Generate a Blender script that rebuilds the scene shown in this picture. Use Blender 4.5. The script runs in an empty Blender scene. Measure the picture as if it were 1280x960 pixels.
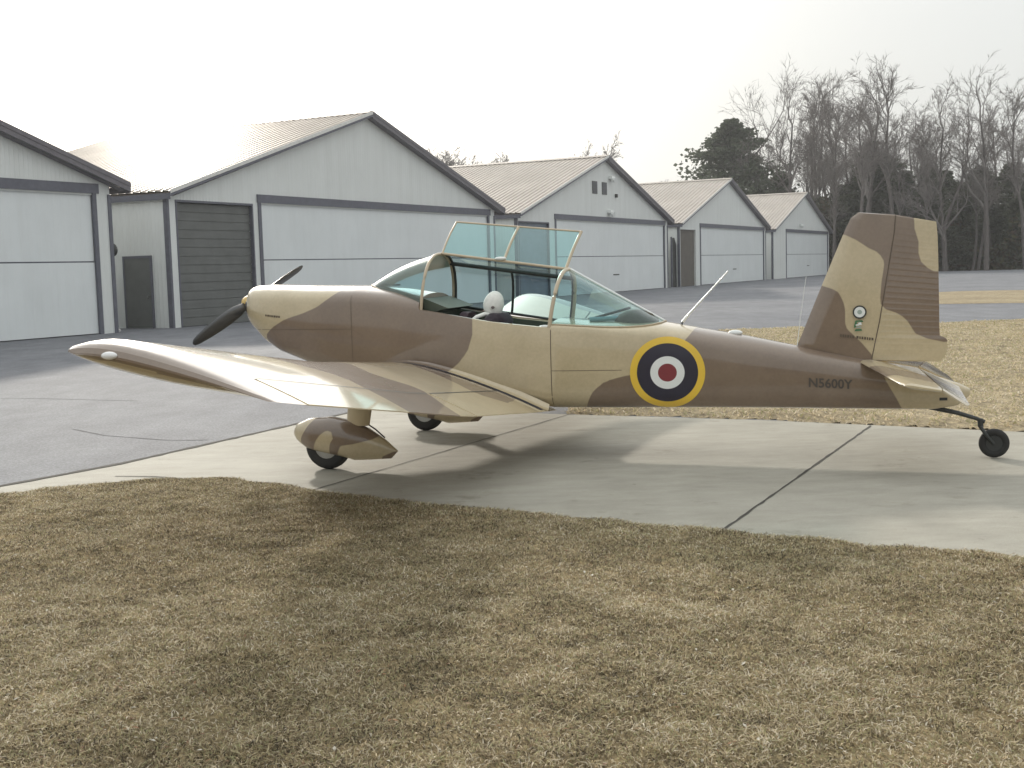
import bpy, math, random
import numpy as np
from mathutils import Vector, Matrix

# ------------------------------------------------------------------ camera, world, sun, exposure
scene = bpy.context.scene
COL = scene.collection
rad = math.radians

cam_d = bpy.data.cameras.new('camera'); cam = bpy.data.objects.new('camera', cam_d); COL.objects.link(cam)
cam_d.sensor_width = 36.0; cam_d.lens = 36.0 * 1505.4 / 1280.0
cam_d.clip_start = 0.05; cam_d.clip_end = 3000
PITCH, ROLL, HC = 0.09644, -0.02732, 1.613
_fw = Vector((0, math.cos(PITCH), -math.sin(PITCH))); _up = Vector((0, math.sin(PITCH), math.cos(PITCH))); _rt = Vector((1, 0, 0))
_r = math.cos(ROLL) * _rt + math.sin(ROLL) * _up; _u = -math.sin(ROLL) * _rt + math.cos(ROLL) * _up
M = Matrix((( _r.x, _u.x, -_fw.x, 0), (_r.y, _u.y, -_fw.y, 0), (_r.z, _u.z, -_fw.z, HC), (0, 0, 0, 1)))
cam.matrix_world = M
scene.camera = cam

SUN_EL, SUN_AZ = rad(21), rad(-18)          # azimuth measured from +Y, negative = to the left
sun_dir = Vector((math.sin(SUN_AZ) * math.cos(SUN_EL), math.cos(SUN_AZ) * math.cos(SUN_EL), math.sin(SUN_EL)))
world = bpy.data.worlds.new('World'); scene.world = world; world.use_nodes = True
nt = world.node_tree; nt.nodes.clear()
wo = nt.nodes.new('ShaderNodeOutputWorld'); bg = nt.nodes.new('ShaderNodeBackground')
sky = nt.nodes.new('ShaderNodeTexSky'); sky.sky_type = 'NISHITA'; sky.sun_disc = False
sky.sun_elevation = SUN_EL; sky.sun_rotation = SUN_AZ; sky.dust_density = 6.0; sky.air_density = 1.0; sky.ozone_density = 1.0
mx = nt.nodes.new('ShaderNodeMix'); mx.data_type = 'RGBA'; mx.inputs[0].default_value = 0.88
mx.inputs[7].default_value = (6.6, 7.0, 6.85, 1)      # thin white overcast veil in front of the clear sky
nt.links.new(sky.outputs[0], mx.inputs[6])
# overcast veil: brighter towards the zenith than at the horizon
gtc = nt.nodes.new('ShaderNodeTexCoord'); gsp = nt.nodes.new('ShaderNodeSeparateXYZ'); nt.links.new(gtc.outputs['Generated'], gsp.inputs[0])
gmr = nt.nodes.new('ShaderNodeMapRange'); gmr.inputs[1].default_value = .12; gmr.inputs[2].default_value = 1.0; gmr.inputs[3].default_value = 1.0; gmr.inputs[4].default_value = 1.75
nt.links.new(gsp.outputs[2], gmr.inputs[0])
gml = nt.nodes.new('ShaderNodeVectorMath'); gml.operation = 'SCALE'; gml.inputs[0].default_value = (6.55, 6.75, 6.68); nt.links.new(gmr.outputs[0], gml.inputs['Scale'])
nt.links.new(gml.outputs[0], mx.inputs[7])
# aureole: the veil is brighter around the sun
wtc = nt.nodes.new('ShaderNodeTexCoord'); wdot = nt.nodes.new('ShaderNodeVectorMath'); wdot.operation = 'DOT_PRODUCT'
wdot.inputs[1].default_value = sun_dir; nt.links.new(wtc.outputs['Generated'], wdot.inputs[0])
wmx = nt.nodes.new('ShaderNodeMath'); wmx.operation = 'MAXIMUM'; wmx.inputs[1].default_value = 0; nt.links.new(wdot.outputs['Value'], wmx.inputs[0])
wpw = nt.nodes.new('ShaderNodeMath'); wpw.operation = 'POWER'; wpw.inputs[1].default_value = 22; nt.links.new(wmx.outputs[0], wpw.inputs[0])
wad = nt.nodes.new('ShaderNodeMix'); wad.data_type = 'RGBA'; wad.blend_type = 'ADD'; wad.inputs[7].default_value = (26, 25.5, 24.5, 1)
nt.links.new(wpw.outputs[0], wad.inputs[0]); nt.links.new(mx.outputs[2], wad.inputs[6]); nt.links.new(wad.outputs[2], bg.inputs[0])
bg.inputs[1].default_value = 0.11
nt.links.new(bg.outputs[0], wo.inputs[0])
sd = bpy.data.lights.new('sun', 'SUN'); sun = bpy.data.objects.new('sun', sd); COL.objects.link(sun)
sd.energy = 2.6; sd.angle = rad(3.2); sd.color = (1.0, 0.93, 0.82)
sun.rotation_euler = sun_dir.to_track_quat('Z', 'Y').to_euler()
vs = scene.view_settings; vs.view_transform = 'Standard'; vs.look = 'None'; vs.exposure = 0.13; vs.gamma = 1.0; vs.use_curve_mapping = False

# ------------------------------------------------------------------ helpers
def tag(o, label=None, cat=None, group=None, kind=None):
    if label: o['label'] = label
    if cat: o['category'] = cat
    if group: o['group'] = group
    if kind: o['kind'] = kind
    return o
def empty(name, loc=(0, 0, 0), rz=0.0):
    o = bpy.data.objects.new(name, None); COL.objects.link(o); o.location = loc; o.rotation_euler = (0, 0, rz); o.empty_display_size = 0.2
    return o
def link(name, me, mat=None, parent=None):
    o = bpy.data.objects.new(name, me); COL.objects.link(o)
    if mat is not None:
        for m in (mat if isinstance(mat, (list, tuple)) else [mat]): me.materials.append(m)
    if parent: o.parent = parent
    return o
class MB:
    def __init__(s): s.v = []; s.f = []; s.mi = []; s.cur = 0
    def add(s, vs, fs):
        n = len(s.v); s.v += [tuple(p) for p in vs]; s.f += [tuple(i + n for i in f) for f in fs]; s.mi += [s.cur] * len(fs); return s
    def box(s, x0, x1, y0, y1, z0, z1):
        return s.add([(x0,y0,z0),(x1,y0,z0),(x1,y1,z0),(x0,y1,z0),(x0,y0,z1),(x1,y0,z1),(x1,y1,z1),(x0,y1,z1)],
                     [(0,3,2,1),(4,5,6,7),(0,1,5,4),(1,2,6,5),(2,3,7,6),(3,0,4,7)])
    def prism(s, pts, ax, d0, d1):                    # polygon in a plane, extruded along axis ax
        def P(p, d):
            return (d, p[0], p[1]) if ax == 0 else (p[0], d, p[1]) if ax == 1 else (p[0], p[1], d)
        n = len(pts); vs = [P(p, d0) for p in pts] + [P(p, d1) for p in pts]
        return s.add(vs, [tuple(range(n)), tuple(range(2*n-1, n-1, -1))] + [(i, i+n, (i+1) % n + n, (i+1) % n) for i in range(n)])
    def tube(s, pts, r, n=8, cap=True):
        pts = [Vector(p) for p in pts]; k = len(pts)
        rs = r if isinstance(r, (list, tuple)) else [r] * k
        vs = []
        for i, p in enumerate(pts):
            t = (pts[min(i+1, k-1)] - pts[max(i-1, 0)]).normalized()
            a = t.cross(Vector((0, 0, 1)) if abs(t.z) < .9 else Vector((1, 0, 0))).normalized(); b = t.cross(a)
            for j in range(n):
                w = 2 * math.pi * j / n; vs.append(p + (a * math.cos(w) + b * math.sin(w)) * rs[i])
        fs = [(i*n+j, i*n+(j+1) % n, (i+1)*n+(j+1) % n, (i+1)*n+j) for i in range(k-1) for j in range(n)]
        if cap: fs += [tuple(range(n-1, -1, -1)), tuple(range((k-1)*n, k*n))]
        return s.add(vs, fs)
    def grid(s, rows, closed=False, capends=False):
        m = len(rows[0]); vs = [p for r in rows for p in r]; fs = []
        for i in range(len(rows)-1):
            for j in range(m if closed else m-1):
                fs.append((i*m+j, i*m+(j+1) % m, (i+1)*m+(j+1) % m, (i+1)*m+j))
        if capends: fs += [tuple(range(m-1, -1, -1)), tuple(range((len(rows)-1)*m, len(rows)*m))]
        return s.add(vs, fs)
    def ellipsoid(s, c, r, nu=16, nv=10, fn=None):
        rows = []
        for i in range(nv+1):
            th = math.pi * (0.02 + 0.96 * i / nv); row = []
            for j in range(nu):
                ph = 2*math.pi*j/nu
                d = Vector((math.sin(th)*math.cos(ph), math.sin(th)*math.sin(ph), math.cos(th)))
                k = fn(d) if fn else 1.0
                row.append((c[0]+d.x*r[0]*k, c[1]+d.y*r[1]*k, c[2]+d.z*r[2]*k))
            rows.append(row)
        return s.grid(rows, closed=True, capends=True)
    def build(s, name, mat=None, parent=None, smooth=None, recalc=True):
        me = bpy.data.meshes.new(name); me.from_pydata(s.v, [], s.f); me.update()
        me.polygons.foreach_set('material_index', s.mi)
        if recalc:
            import bmesh
            bm = bmesh.new(); bm.from_mesh(me); bmesh.ops.recalc_face_normals(bm, faces=bm.faces); bm.to_mesh(me); bm.free()
        if smooth is not None:
            me.polygons.foreach_set('use_smooth', [True] * len(me.polygons))
            me.set_sharp_from_angle(angle=rad(smooth))
        return link(name, me, mat, parent)
def copy_tree(o, parent=None):
    c = o.copy(); COL.objects.link(c)
    if parent is not None: c.parent = parent
    for ch in [x for x in bpy.data.objects if x.parent == o]: copy_tree(ch, c)
    return c

# ------------------------------------------------------------------ materials
def mat(name):
    m = bpy.data.materials.new(name); m.use_nodes = True; n = m.node_tree.nodes
    return m, n, m.node_tree.links, n['Principled BSDF']
def N(n, t, **k):
    x = n.new(t)
    for a, b in k.items(): setattr(x, a, b)
    return x
def noise(n, l, scale, detail=4, rough=.6, coord='Object', vec=None, stretch=None):
    tc = N(n, 'ShaderNodeTexCoord'); t = N(n, 'ShaderNodeTexNoise'); t.inputs['Scale'].default_value = scale
    t.inputs['Detail'].default_value = detail; t.inputs['Roughness'].default_value = rough
    src = vec if vec is not None else tc.outputs[coord]
    if stretch:
        mp = N(n, 'ShaderNodeMapping'); mp.inputs['Scale'].default_value = stretch; l.new(src, mp.inputs[0]); src = mp.outputs[0]
    l.new(src, t.inputs['Vector']); return t.outputs['Fac']
def ramp(n, l, fac, stops):
    r = N(n, 'ShaderNodeValToRGB'); e = r.color_ramp.elements
    while len(e) < len(stops): e.new(.5)
    for x, (p, c) in zip(e, stops): x.position = p; x.color = (*c, 1) if len(c) == 3 else c
    l.new(fac, r.inputs[0]); return r.outputs[0]
def mixc(n, l, fac, a, b, mode='MIX'):
    m = N(n, 'ShaderNodeMix', data_type='RGBA', blend_type=mode)
    for i, v in ((0, fac), (6, a), (7, b)):
        if hasattr(v, 'is_output'): l.new(v, m.inputs[i])
        else: m.inputs[i].default_value = v if i == 0 else ((*v, 1) if len(v) == 3 else v)
    return m.outputs[2]
def bump(n, l, bs, h, strength=.3, dist=.02):
    b = N(n, 'ShaderNodeBump'); b.inputs['Strength'].default_value = strength; b.inputs['Distance'].default_value = dist
    l.new(h, b.inputs['Height']); l.new(b.outputs[0], bs.inputs['Normal'])
def plain(name, c, rough=.5, metal=0, var=.12, scale=6, coat=0, bmp=0):
    m, n, l, b = mat(name)
    f = noise(n, l, scale)
    lo = tuple(x * (1 - var) for x in c); hi = tuple(min(1, x * (1 + var)) for x in c)
    l.new(ramp(n, l, f, [(.3, lo), (.7, hi)]), b.inputs['Base Color'])
    b.inputs['Roughness'].default_value = rough; b.inputs['Metallic'].default_value = metal; b.inputs['Coat Weight'].default_value = coat
    b.inputs['Coat Roughness'].default_value = .12
    if bmp: bump(n, l, b, noise(n, l, scale * 8), bmp, .01)
    return m
def camo_mat(name, flip=False):
    m, n, l, b = mat(name)
    at = N(n, 'ShaderNodeAttribute', attribute_name='camo')
    mr = N(n, 'ShaderNodeMapRange'); mr.inputs[1].default_value = -.004; mr.inputs[2].default_value = .004
    l.new(at.outputs['Fac'], mr.inputs[0])
    f = noise(n, l, 3.0, 5); g = noise(n, l, 40, 3)
    tan = ramp(n, l, f, [(.3, (.46, .375, .23)), (.7, (.54, .445, .285))])
    brn = ramp(n, l, f, [(.3, (.170, .118, .080)), (.7, (.208, .148, .102))])
    c = mixc(n, l, mr.outputs[0], tan, brn)
    c = mixc(n, l, .10, c, ramp(n, l, g, [(.35, (.3, .3, .3)), (.65, (.75, .75, .75))]), 'OVERLAY')
    l.new(c, b.inputs['Base Color']); b.inputs['Roughness'].default_value = .38
    b.inputs['Coat Weight'].default_value = 1.0; b.inputs['Coat Roughness'].default_value = .07; b.inputs['Coat IOR'].default_value = 1.6
    bump(n, l, b, noise(n, l, 2.2, 2), .12, .05)
    return m
CAMO = camo_mat('camouflage_paint')
TANP = plain('sand_paint', (.52, .42, .26), .38, var=.08, coat=.5)
FRAME = plain('canopy_frame_paint', (.50, .41, .29), .4, var=.08, coat=.3)
SPIN = plain('spinner_paint', (.62, .42, .12), .35, coat=.5)
YEL = plain('roundel_yellow', (.80, .53, .05), .4, var=.04, coat=.4)
BLU = plain('roundel_navy', (.016, .014, .032), .4, var=.1, coat=.4)
WHT = plain('white_paint', (.78, .80, .78), .35, var=.04, coat=.4)
REDP = plain('roundel_red', (.21, .026, .035), .4, var=.06, coat=.4)
INK = plain('marking_dark', (.035, .035, .03), .5)
INKB = plain('marking_brown', (.10, .075, .05), .5)
GRN = plain('marking_green', (.05, .16, .07), .5)
GRY = plain('marking_grey', (.35, .42, .38), .5)
BLACK = plain('black_paint', (.02, .02, .022), .35, coat=.3)
WALK = plain('walkway_grip', (.03, .03, .045), .8, bmp=.4)
RUB = plain('tyre_rubber', (.022, .021, .02), .75, bmp=.2)
STEEL = plain('bare_metal', (.35, .35, .34), .35, metal=.9)
DARKM = plain('dark_metal', (.05, .052, .05), .45, metal=.4)
COCK = plain('cockpit_green', (.06, .075, .05), .6)
SEATM = plain('seat_cloth', (.045, .022, .03), .85, bmp=.3)
JACK = plain('dark_jacket', (.03, .02, .028), .8, bmp=.3, scale=20)
SKIN = plain('skin', (.48, .30, .22), .55, var=.06)
HELM = plain('white_cloth', (.86, .85, .80), .7, bmp=.15, scale=14)
LAMP = plain('lamp_lens', (.82, .82, .82), .1, coat=1)
def glass(name, tint, dirt=.04, cap=.35, rough=.03):
    m, n, l, b = mat(name); n.remove(b); out = n['Material Output']
    tr = N(n, 'ShaderNodeBsdfTransparent'); tr.inputs[0].default_value = (*tint, 1)
    gl = N(n, 'ShaderNodeBsdfGlossy'); gl.inputs['Roughness'].default_value = rough; gl.inputs[0].default_value = (.95, 1, 1, 1)
    df = N(n, 'ShaderNodeBsdfDiffuse'); df.inputs[0].default_value = (.55, .72, .72, 1)
    fr = N(n, 'ShaderNodeFresnel'); fr.inputs[0].default_value = 1.5
    m1 = N(n, 'ShaderNodeMixShader'); m1.inputs[0].default_value = dirt
    m2 = N(n, 'ShaderNodeMixShader')
    l.new(tr.outputs[0], m1.inputs[1]); l.new(df.outputs[0], m1.inputs[2])
    cp = N(n, 'ShaderNodeMath', operation='MINIMUM'); cp.inputs[1].default_value = cap; l.new(fr.outputs[0], cp.inputs[0]); l.new(cp.outputs[0], m2.inputs[0]); l.new(m1.outputs[0], m2.inputs[1]); l.new(gl.outputs[0], m2.inputs[2])
    l.new(m2.outputs[0], out.inputs[0]); return m
GLASS = glass('canopy_glass', (.66, .83, .85))
GLASSW = glass('windshield_glass', (.66, .83, .85), .05, 1.0, .26)
GLASST = glass('tinted_panel_glass', (.48, .80, .80), .24)
def wall_mat():
    m, n, l, b = mat('hangar_steel_wall')
    f = noise(n, l, .5, 5); g = noise(n, l, .8, 4, stretch=(3, 3, .25))
    c = ramp(n, l, f, [(.25, (.68, .70, .685)), (.75, (.74, .76, .745))])
    c = mixc(n, l, .12, c, ramp(n, l, g, [(.35, (.45, .43, .40)), (.6, (.9, .9, .9))]), 'MULTIPLY')
    l.new(c, b.inputs['Base Color']); b.inputs['Roughness'].default_value = .5
    tc = N(n, 'ShaderNodeTexCoord'); s = N(n, 'ShaderNodeSeparateXYZ'); l.new(tc.outputs['Object'], s.inputs[0])
    ad = N(n, 'ShaderNodeMath', operation='ADD'); l.new(s.outputs[0], ad.inputs[0]); l.new(s.outputs[1], ad.inputs[1])
    mu = N(n, 'ShaderNodeMath', operation='MULTIPLY'); l.new(ad.outputs[0], mu.inputs[0]); mu.inputs[1].default_value = 20.6
    si = N(n, 'ShaderNodeMath', operation='SINE'); l.new(mu.outputs[0], si.inputs[0])
    po = N(n, 'ShaderNodeMath', operation='POWER'); ab = N(n, 'ShaderNodeMath', operation='ABSOLUTE'); l.new(si.outputs[0], ab.inputs[0])
    l.new(ab.outputs[0], po.inputs[0]); po.inputs[1].default_value = 10
    bump(n, l, b, po.outputs[0], .3, .03)
    return m
WALL = wall_mat()
def door_mat():
    m, n, l, b = mat('hangar_door_sheet')
    f = noise(n, l, .5, 5); g = noise(n, l, 1.3, 5, .7, stretch=(2, 1, .3)); h = noise(n, l, 6, 4, .7)
    c = ramp(n, l, f, [(.3, (.68, .71, .715)), (.7, (.74, .77, .775))])
    c = mixc(n, l, .06, c, ramp(n, l, g, [(.36, (.50, .47, .42)), (.55, (1, 1, 1))]), 'MULTIPLY')
    c = mixc(n, l, .35, c, ramp(n, l, h, [(.70, (1, 1, 1)), (.78, (.70, .63, .54))]), 'MULTIPLY')
    l.new(c, b.inputs['Base Color']); b.inputs['Roughness'].default_value = .42
    tc = N(n, 'ShaderNodeTexCoord'); w = N(n, 'ShaderNodeTexWave'); w.bands_direction = 'X'; w.inputs['Scale'].default_value = 1.05; l.new(tc.outputs['Object'], w.inputs['Vector'])
    p = N(n, 'ShaderNodeMath', operation='POWER'); l.new(w.outputs['Fac'], p.inputs[0]); p.inputs[1].default_value = 14
    bump(n, l, b, p.outputs[0], .15, .03); return m
DOORP = door_mat()
TRIM = plain('blue_grey_trim', (.115, .118, .145), .5)
RAKE = plain('mauve_grey_rake', (.15, .14, .155), .5)
EDGE_PIPE = plain('lit_edge_and_pipe', (.66, .65, .62), .4)  # pale tone for painted lit roof edges, also the downpipes' own colour
ROLL = plain('dark_roller_door', (.125, .13, .125), .55, scale=2)
ROLLB = plain('blue_grey_door', (.17, .20, .25), .5, scale=2)
ROLLT = plain('taupe_door', (.12, .105, .09), .55, scale=2)
def roof_mat():
    m, n, l, b = mat('roof_sheet')
    f = noise(n, l, .35, 6); g = noise(n, l, 2.5, 4, stretch=(.15, 1, 1))
    c = ramp(n, l, f, [(.3, (.46, .405, .355)), (.7, (.56, .50, .44))])
    c = mixc(n, l, .3, c, ramp(n, l, g, [(.3, (.5, .46, .42)), (.7, (1, 1, 1))]), 'MULTIPLY')
    l.new(c, b.inputs['Base Color']); b.inputs['Metallic'].default_value = .3; b.inputs['Roughness'].default_value = .40
    return m
ROOF = roof_mat()
def asphalt_mat():
    m, n, l, b = mat('asphalt')
    big = noise(n, l, .22, 6, .65); mid = noise(n, l, 1.6, 7, .75, stretch=(1, .45, 1)); fine = noise(n, l, 38, 5, .85)
    c = ramp(n, l, big, [(.3, (.125, .130, .148)), (.7, (.18, .185, .20))])
    c = mixc(n, l, .6, c, ramp(n, l, mid, [(.3, (.30, .30, .31)), (.7, (.70, .70, .69))]), 'OVERLAY')
    c = mixc(n, l, .75, c, ramp(n, l, fine, [(.35, (.2, .2, .2)), (.5, (.5, .5, .5)), (.68, (.95, .93, .88))]), 'OVERLAY')
    l.new(c, b.inputs['Base Color']); b.inputs['Roughness'].default_value = .85; b.inputs['Specular IOR Level'].default_value = .3
    bump(n, l, b, fine, .35, .008); return m
ASPH = asphalt_mat()
def concrete_mat():
    m, n, l, b = mat('concrete')
    big = noise(n, l, .55, 6, .65); mid = noise(n, l, 3.5, 6, .7, stretch=(.6, 1.4, 1)); fine = noise(n, l, 140, 2, .7)
    c = ramp(n, l, big, [(.3, (.28, .264, .222)), (.55, (.33, .314, .270)), (.75, (.36, .343, .298))])
    c = mixc(n, l, .38, c, ramp(n, l, mid, [(.3, (.33, .32, .30)), (.7, (.66, .66, .64))]), 'OVERLAY')
    c = mixc(n, l, .3, c, ramp(n, l, fine, [(.35, (.25, .25, .25)), (.65, (.75, .75, .75))]), 'OVERLAY')
    sp = noise(n, l, 2.1, 5, .7); c = mixc(n, l, .8, c, ramp(n, l, sp, [(.30, (.72, .70, .66)), (.40, (1, 1, 1))]), 'MULTIPLY')
    s2 = noise(n, l, 7.5, 3, .6); c = mixc(n, l, .7, c, ramp(n, l, s2, [(.70, (1, 1, 1)), (.76, (.62, .59, .54))]), 'MULTIPLY')
    l.new(c, b.inputs['Base Color']); b.inputs['Roughness'].default_value = .8; b.inputs['Specular IOR Level'].default_value = .3
    bump(n, l, b, fine, .2, .006); return m
CONC = concrete_mat()
def turf_mat(name, cols, sc=1.0):
    m, n, l, b = mat(name)
    big = noise(n, l, .5 * sc, 5, .65); mid = noise(n, l, 5 * sc, 6, .75); fine = noise(n, l, 45 * sc, 4, .8, stretch=(1, .5, 1))
    c = ramp(n, l, big, [(.3, cols[0]), (.5, cols[1]), (.7, cols[2])])
    c = mixc(n, l, .6, c, ramp(n, l, mid, [(.32, (.25, .24, .22)), (.68, (.78, .75, .68))]), 'OVERLAY')
    c = mixc(n, l, .7, c, ramp(n, l, fine, [(.3, (.12, .11, .10)), (.5, (.5, .5, .5)), (.7, (.92, .89, .8))]), 'OVERLAY')
    l.new(c, b.inputs['Base Color']); b.inputs['Roughness'].default_value = .95; b.inputs['Specular IOR Level'].default_value = .1
    bump(n, l, b, fine, .9, .03); return m
TURF = turf_mat('dry_turf', [(.20, .17, .105), (.26, .21, .13), (.31, .25, .16)])
FIELD = turf_mat('dry_field', [(.27, .225, .16), (.32, .27, .19), (.36, .31, .225)], .6)
LITTER = turf_mat('leaf_litter', [(.10, .075, .05), (.14, .105, .07), (.18, .14, .09)], .3)
def blade_mat():
    m, n, l, b = mat('grass_blades')
    at = N(n, 'ShaderNodeAttribute', attribute_name='tone')
    c = ramp(n, l, at.outputs['Fac'], [(0, (.08, .065, .042)), (.18, (.24, .19, .12)), (.40, (.45, .365, .225)), (.54, (.36, .355, .19)), (.72, (.64, .53, .355)), (1, (.80, .73, .60))])
    l.new(c, b.inputs['Base Color']); b.inputs['Roughness'].default_value = .75; b.inputs['Specular IOR Level'].default_value = .25
    tl = N(n, 'ShaderNodeBsdfTranslucent'); l.new(c, tl.inputs[0]); mxs = N(n, 'ShaderNodeMixShader'); mxs.inputs[0].default_value = .4
    l.new(b.outputs[0], mxs.inputs[1]); l.new(tl.outputs[0], mxs.inputs[2]); l.new(mxs.outputs[0], n['Material Output'].inputs[0]); return m
BLADE = blade_mat()
def bark(name, c):
    m, n, l, b = mat(name); f = noise(n, l, 4, 5, .7, stretch=(1, 1, .3))
    l.new(ramp(n, l, f, [(.3, tuple(x * .7 for x in c)), (.7, tuple(x * 1.3 for x in c))]), b.inputs['Base Color']); b.inputs['Roughness'].default_value = .9; return m
BARK = bark('bark', (.115, .10, .095)); TWIG = bark('twig', (.185, .165, .155))
def leafm(name, c):
    m, n, l, b = mat(name); f = noise(n, l, .9, 4, .7); g = noise(n, l, 14, 2)
    k = ramp(n, l, f, [(.3, tuple(x * .65 for x in c)), (.7, tuple(x * 1.35 for x in c))])
    k = mixc(n, l, .4, k, ramp(n, l, g, [(.3, (.3, .3, .3)), (.7, (.8, .8, .7))]), 'OVERLAY')
    l.new(k, b.inputs['Base Color']); b.inputs['Roughness'].default_value = .7; b.inputs['Specular IOR Level'].default_value = .2
    tl = N(n, 'ShaderNodeBsdfTranslucent'); l.new(k, tl.inputs[0]); ms = N(n, 'ShaderNodeMixShader'); ms.inputs[0].default_value = .35
    l.new(b.outputs[0], ms.inputs[1]); l.new(tl.outputs[0], ms.inputs[2]); l.new(ms.outputs[0], n['Material Output'].inputs[0]); return m
PINE = leafm('pine_needles', (.085, .10, .068)); CEDAR = leafm('cedar_foliage', (.085, .092, .064)); OLIVE = leafm('olive_brush', (.09, .085, .045))
BRUSH = leafm('dead_brush', (.10, .075, .055))

# ------------------------------------------------------------------ ground
def sheet(name, pts, z, m, kind='structure', sub=0):
    me = bpy.data.meshes.new(name); me.from_pydata([(p[0], p[1], z) for p in pts], [], [tuple(range(len(pts)))]); me.update()
    o = link(name, me, m); tag(o, kind=kind); return o
tag(MB().add([(-420, -40, 0), (420, -40, 0), (420, 620, 0), (-420, 620, 0)], [(0, 1, 2, 3)]).build('ground', LITTER), kind='structure')
sheet('apron', [(-90, 2.0), (-3.3, 2.0), (0.3, 5.5), (9, 26), (95, 30), (95, 99), (72, 106), (22, 150), (-4, 158), (-90, 90)], .004, ASPH)
e = Vector((.866, -.5, 0)); f = Vector((.45, .893, 0))      # along / across the concrete strip
conc = [(-4.45, 8.55), (-4.05, 9.37), (-3.42, 10.35), (-2.26, 12.92), (-1.62, 14.2), (.43, 13.08), (2.58, 12.05), (4.61, 10.78), (24, -0.4), (20.5, -6.6), (2.2, 3.8)]
CN = sheet('concrete_taxiway', conc, .008, CONC)
def strip(name, pts, w, z, m, parent, seed):
    rng = random.Random(seed); P = []
    for i in range(len(pts)-1):
        a, b = Vector((*pts[i], 0)), Vector((*pts[i+1], 0)); k = max(2, int((b-a).length / .12))
        for j in range(k): P.append(a.lerp(b, j/k))
    P.append(Vector((*pts[-1], 0))); rows = []
    for i, p in enumerate(P):
        t = (P[min(i+1, len(P)-1)] - P[max(i-1, 0)]).normalized(); nn = Vector((-t.y, t.x, 0)); ww = w * rng.uniform(.6, 1.4); off = rng.uniform(-.004, .004)
        rows.append([tuple(p + nn*(ww/2+off) + Vector((0, 0, z))), tuple(p - nn*(ww/2-off) + Vector((0, 0, z)))])
    return MB().grid(rows).build(name, m, parent)
CRACK = plain('joint_dirt', (.055, .05, .042), .95)
strip('expansion_joint', [(1.15, 6.93), (3.43, 11.45)], .017, .0120, CRACK, CN, 1)
strip('expansion_joint', [(-1.55, 8.72), (.65, 13.05)], .012, .0120, CRACK, CN, 2)
strip('crack', [(-3.25, 9.69), (-2.9, 9.62), (-2.45, 9.40)], .022, .0122, CRACK, CN, 3)
strip('edge_gap', [(-4.6, 8.3), (-4.05, 9.37), (-3.42, 10.35), (-2.26, 12.92), (-1.6, 14.25)], .06, .0124, CRACK, CN, 4)
AP = bpy.data.objects['apron']; CRACKA = plain('asphalt_crack', (.085, .085, .09), .95)
strip('crack', [(-4.75, 12.9), (-4.2, 12.3), (-3.4, 11.8), (-3.0, 11.75)], .022, .0062, CRACKA, AP, 5)
strip('crack', [(-8.6, 16.8), (-6.5, 16.4), (-4.9, 15.7)], .022, .0062, CRACKA, AP, 6)

# grass sheets (bumpy, ragged edges)
def pip(x, y, poly):
    c = np.zeros(x.shape, bool); j = len(poly)-1
    for i in range(len(poly)):
        xi, yi = poly[i]; xj, yj = poly[j]
        c ^= ((yi > y) != (yj > y)) & (x < (xj-xi) * (y-yi) / (yj-yi+1e-12) + xi); j = i
    return c
def pdist(x, y, poly):                              # signed distance, positive inside
    d = np.full(x.shape, 1e9); j = len(poly)-1
    for i in range(len(poly)):
        ax, ay = poly[j]; bx, by = poly[i]; ex, ey = bx-ax, by-ay
        t = np.clip(((x-ax)*ex + (y-ay)*ey) / (ex*ex+ey*ey+1e-12), 0, 1)
        d = np.minimum(d, np.hypot(x-ax-t*ex, y-ay-t*ey)); j = i
    return np.where(pip(x, y, poly), d, -d)
def vnoise(x, y, s, seed):                           # smooth value noise
    r = np.random.RandomState(seed); T = r.rand(256, 256)
    u, v = x/s, y/s; i, j = np.floor(u).astype(int), np.floor(v).astype(int); fu, fv = u-i, v-j
    fu = fu*fu*(3-2*fu); fv = fv*fv*(3-2*fv); g = lambda a, b: T[a % 256, b % 256]
    return (g(i, j)*(1-fu)+g(i+1, j)*fu)*(1-fv) + (g(i, j+1)*(1-fu)+g(i+1, j+1)*fu)*fv
NEAR = [(-12, 2.2), (-6.5, 6.6), (-4.6, 8.33), (-3.87, 8.92), (-3.25, 9.33), (-2.75, 9.46), (-2.2, 9.38), (-1.8, 9.08), (-1.43, 8.76), (-.7, 8.22), (0, 7.83), (.6, 7.42), (1.2, 7.07), (1.95, 6.62), (2.7, 6.26), (6, 4.35), (12, 1.0), (16, -8), (-14, -8)]
FAR = [(.6, 13.06), (1.6, 12.62), (2.58, 12.15), (3.6, 11.5), (4.61, 10.88), (8, 8.95), (24, -.2), (60, 6), (60, 31), (12.5, 29.4), (10.2, 28.5), (6.8, 28.3), (4.3, 27.8), (2.6, 24.2), (1.2, 17.5)]
ISLE = [(11.5, 41.5), (13.6, 40.6), (17, 39.2), (40, 33), (70, 40), (70, 58), (40, 55), (23.5, 53), (20.4, 54.2), (15, 52)]
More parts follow.
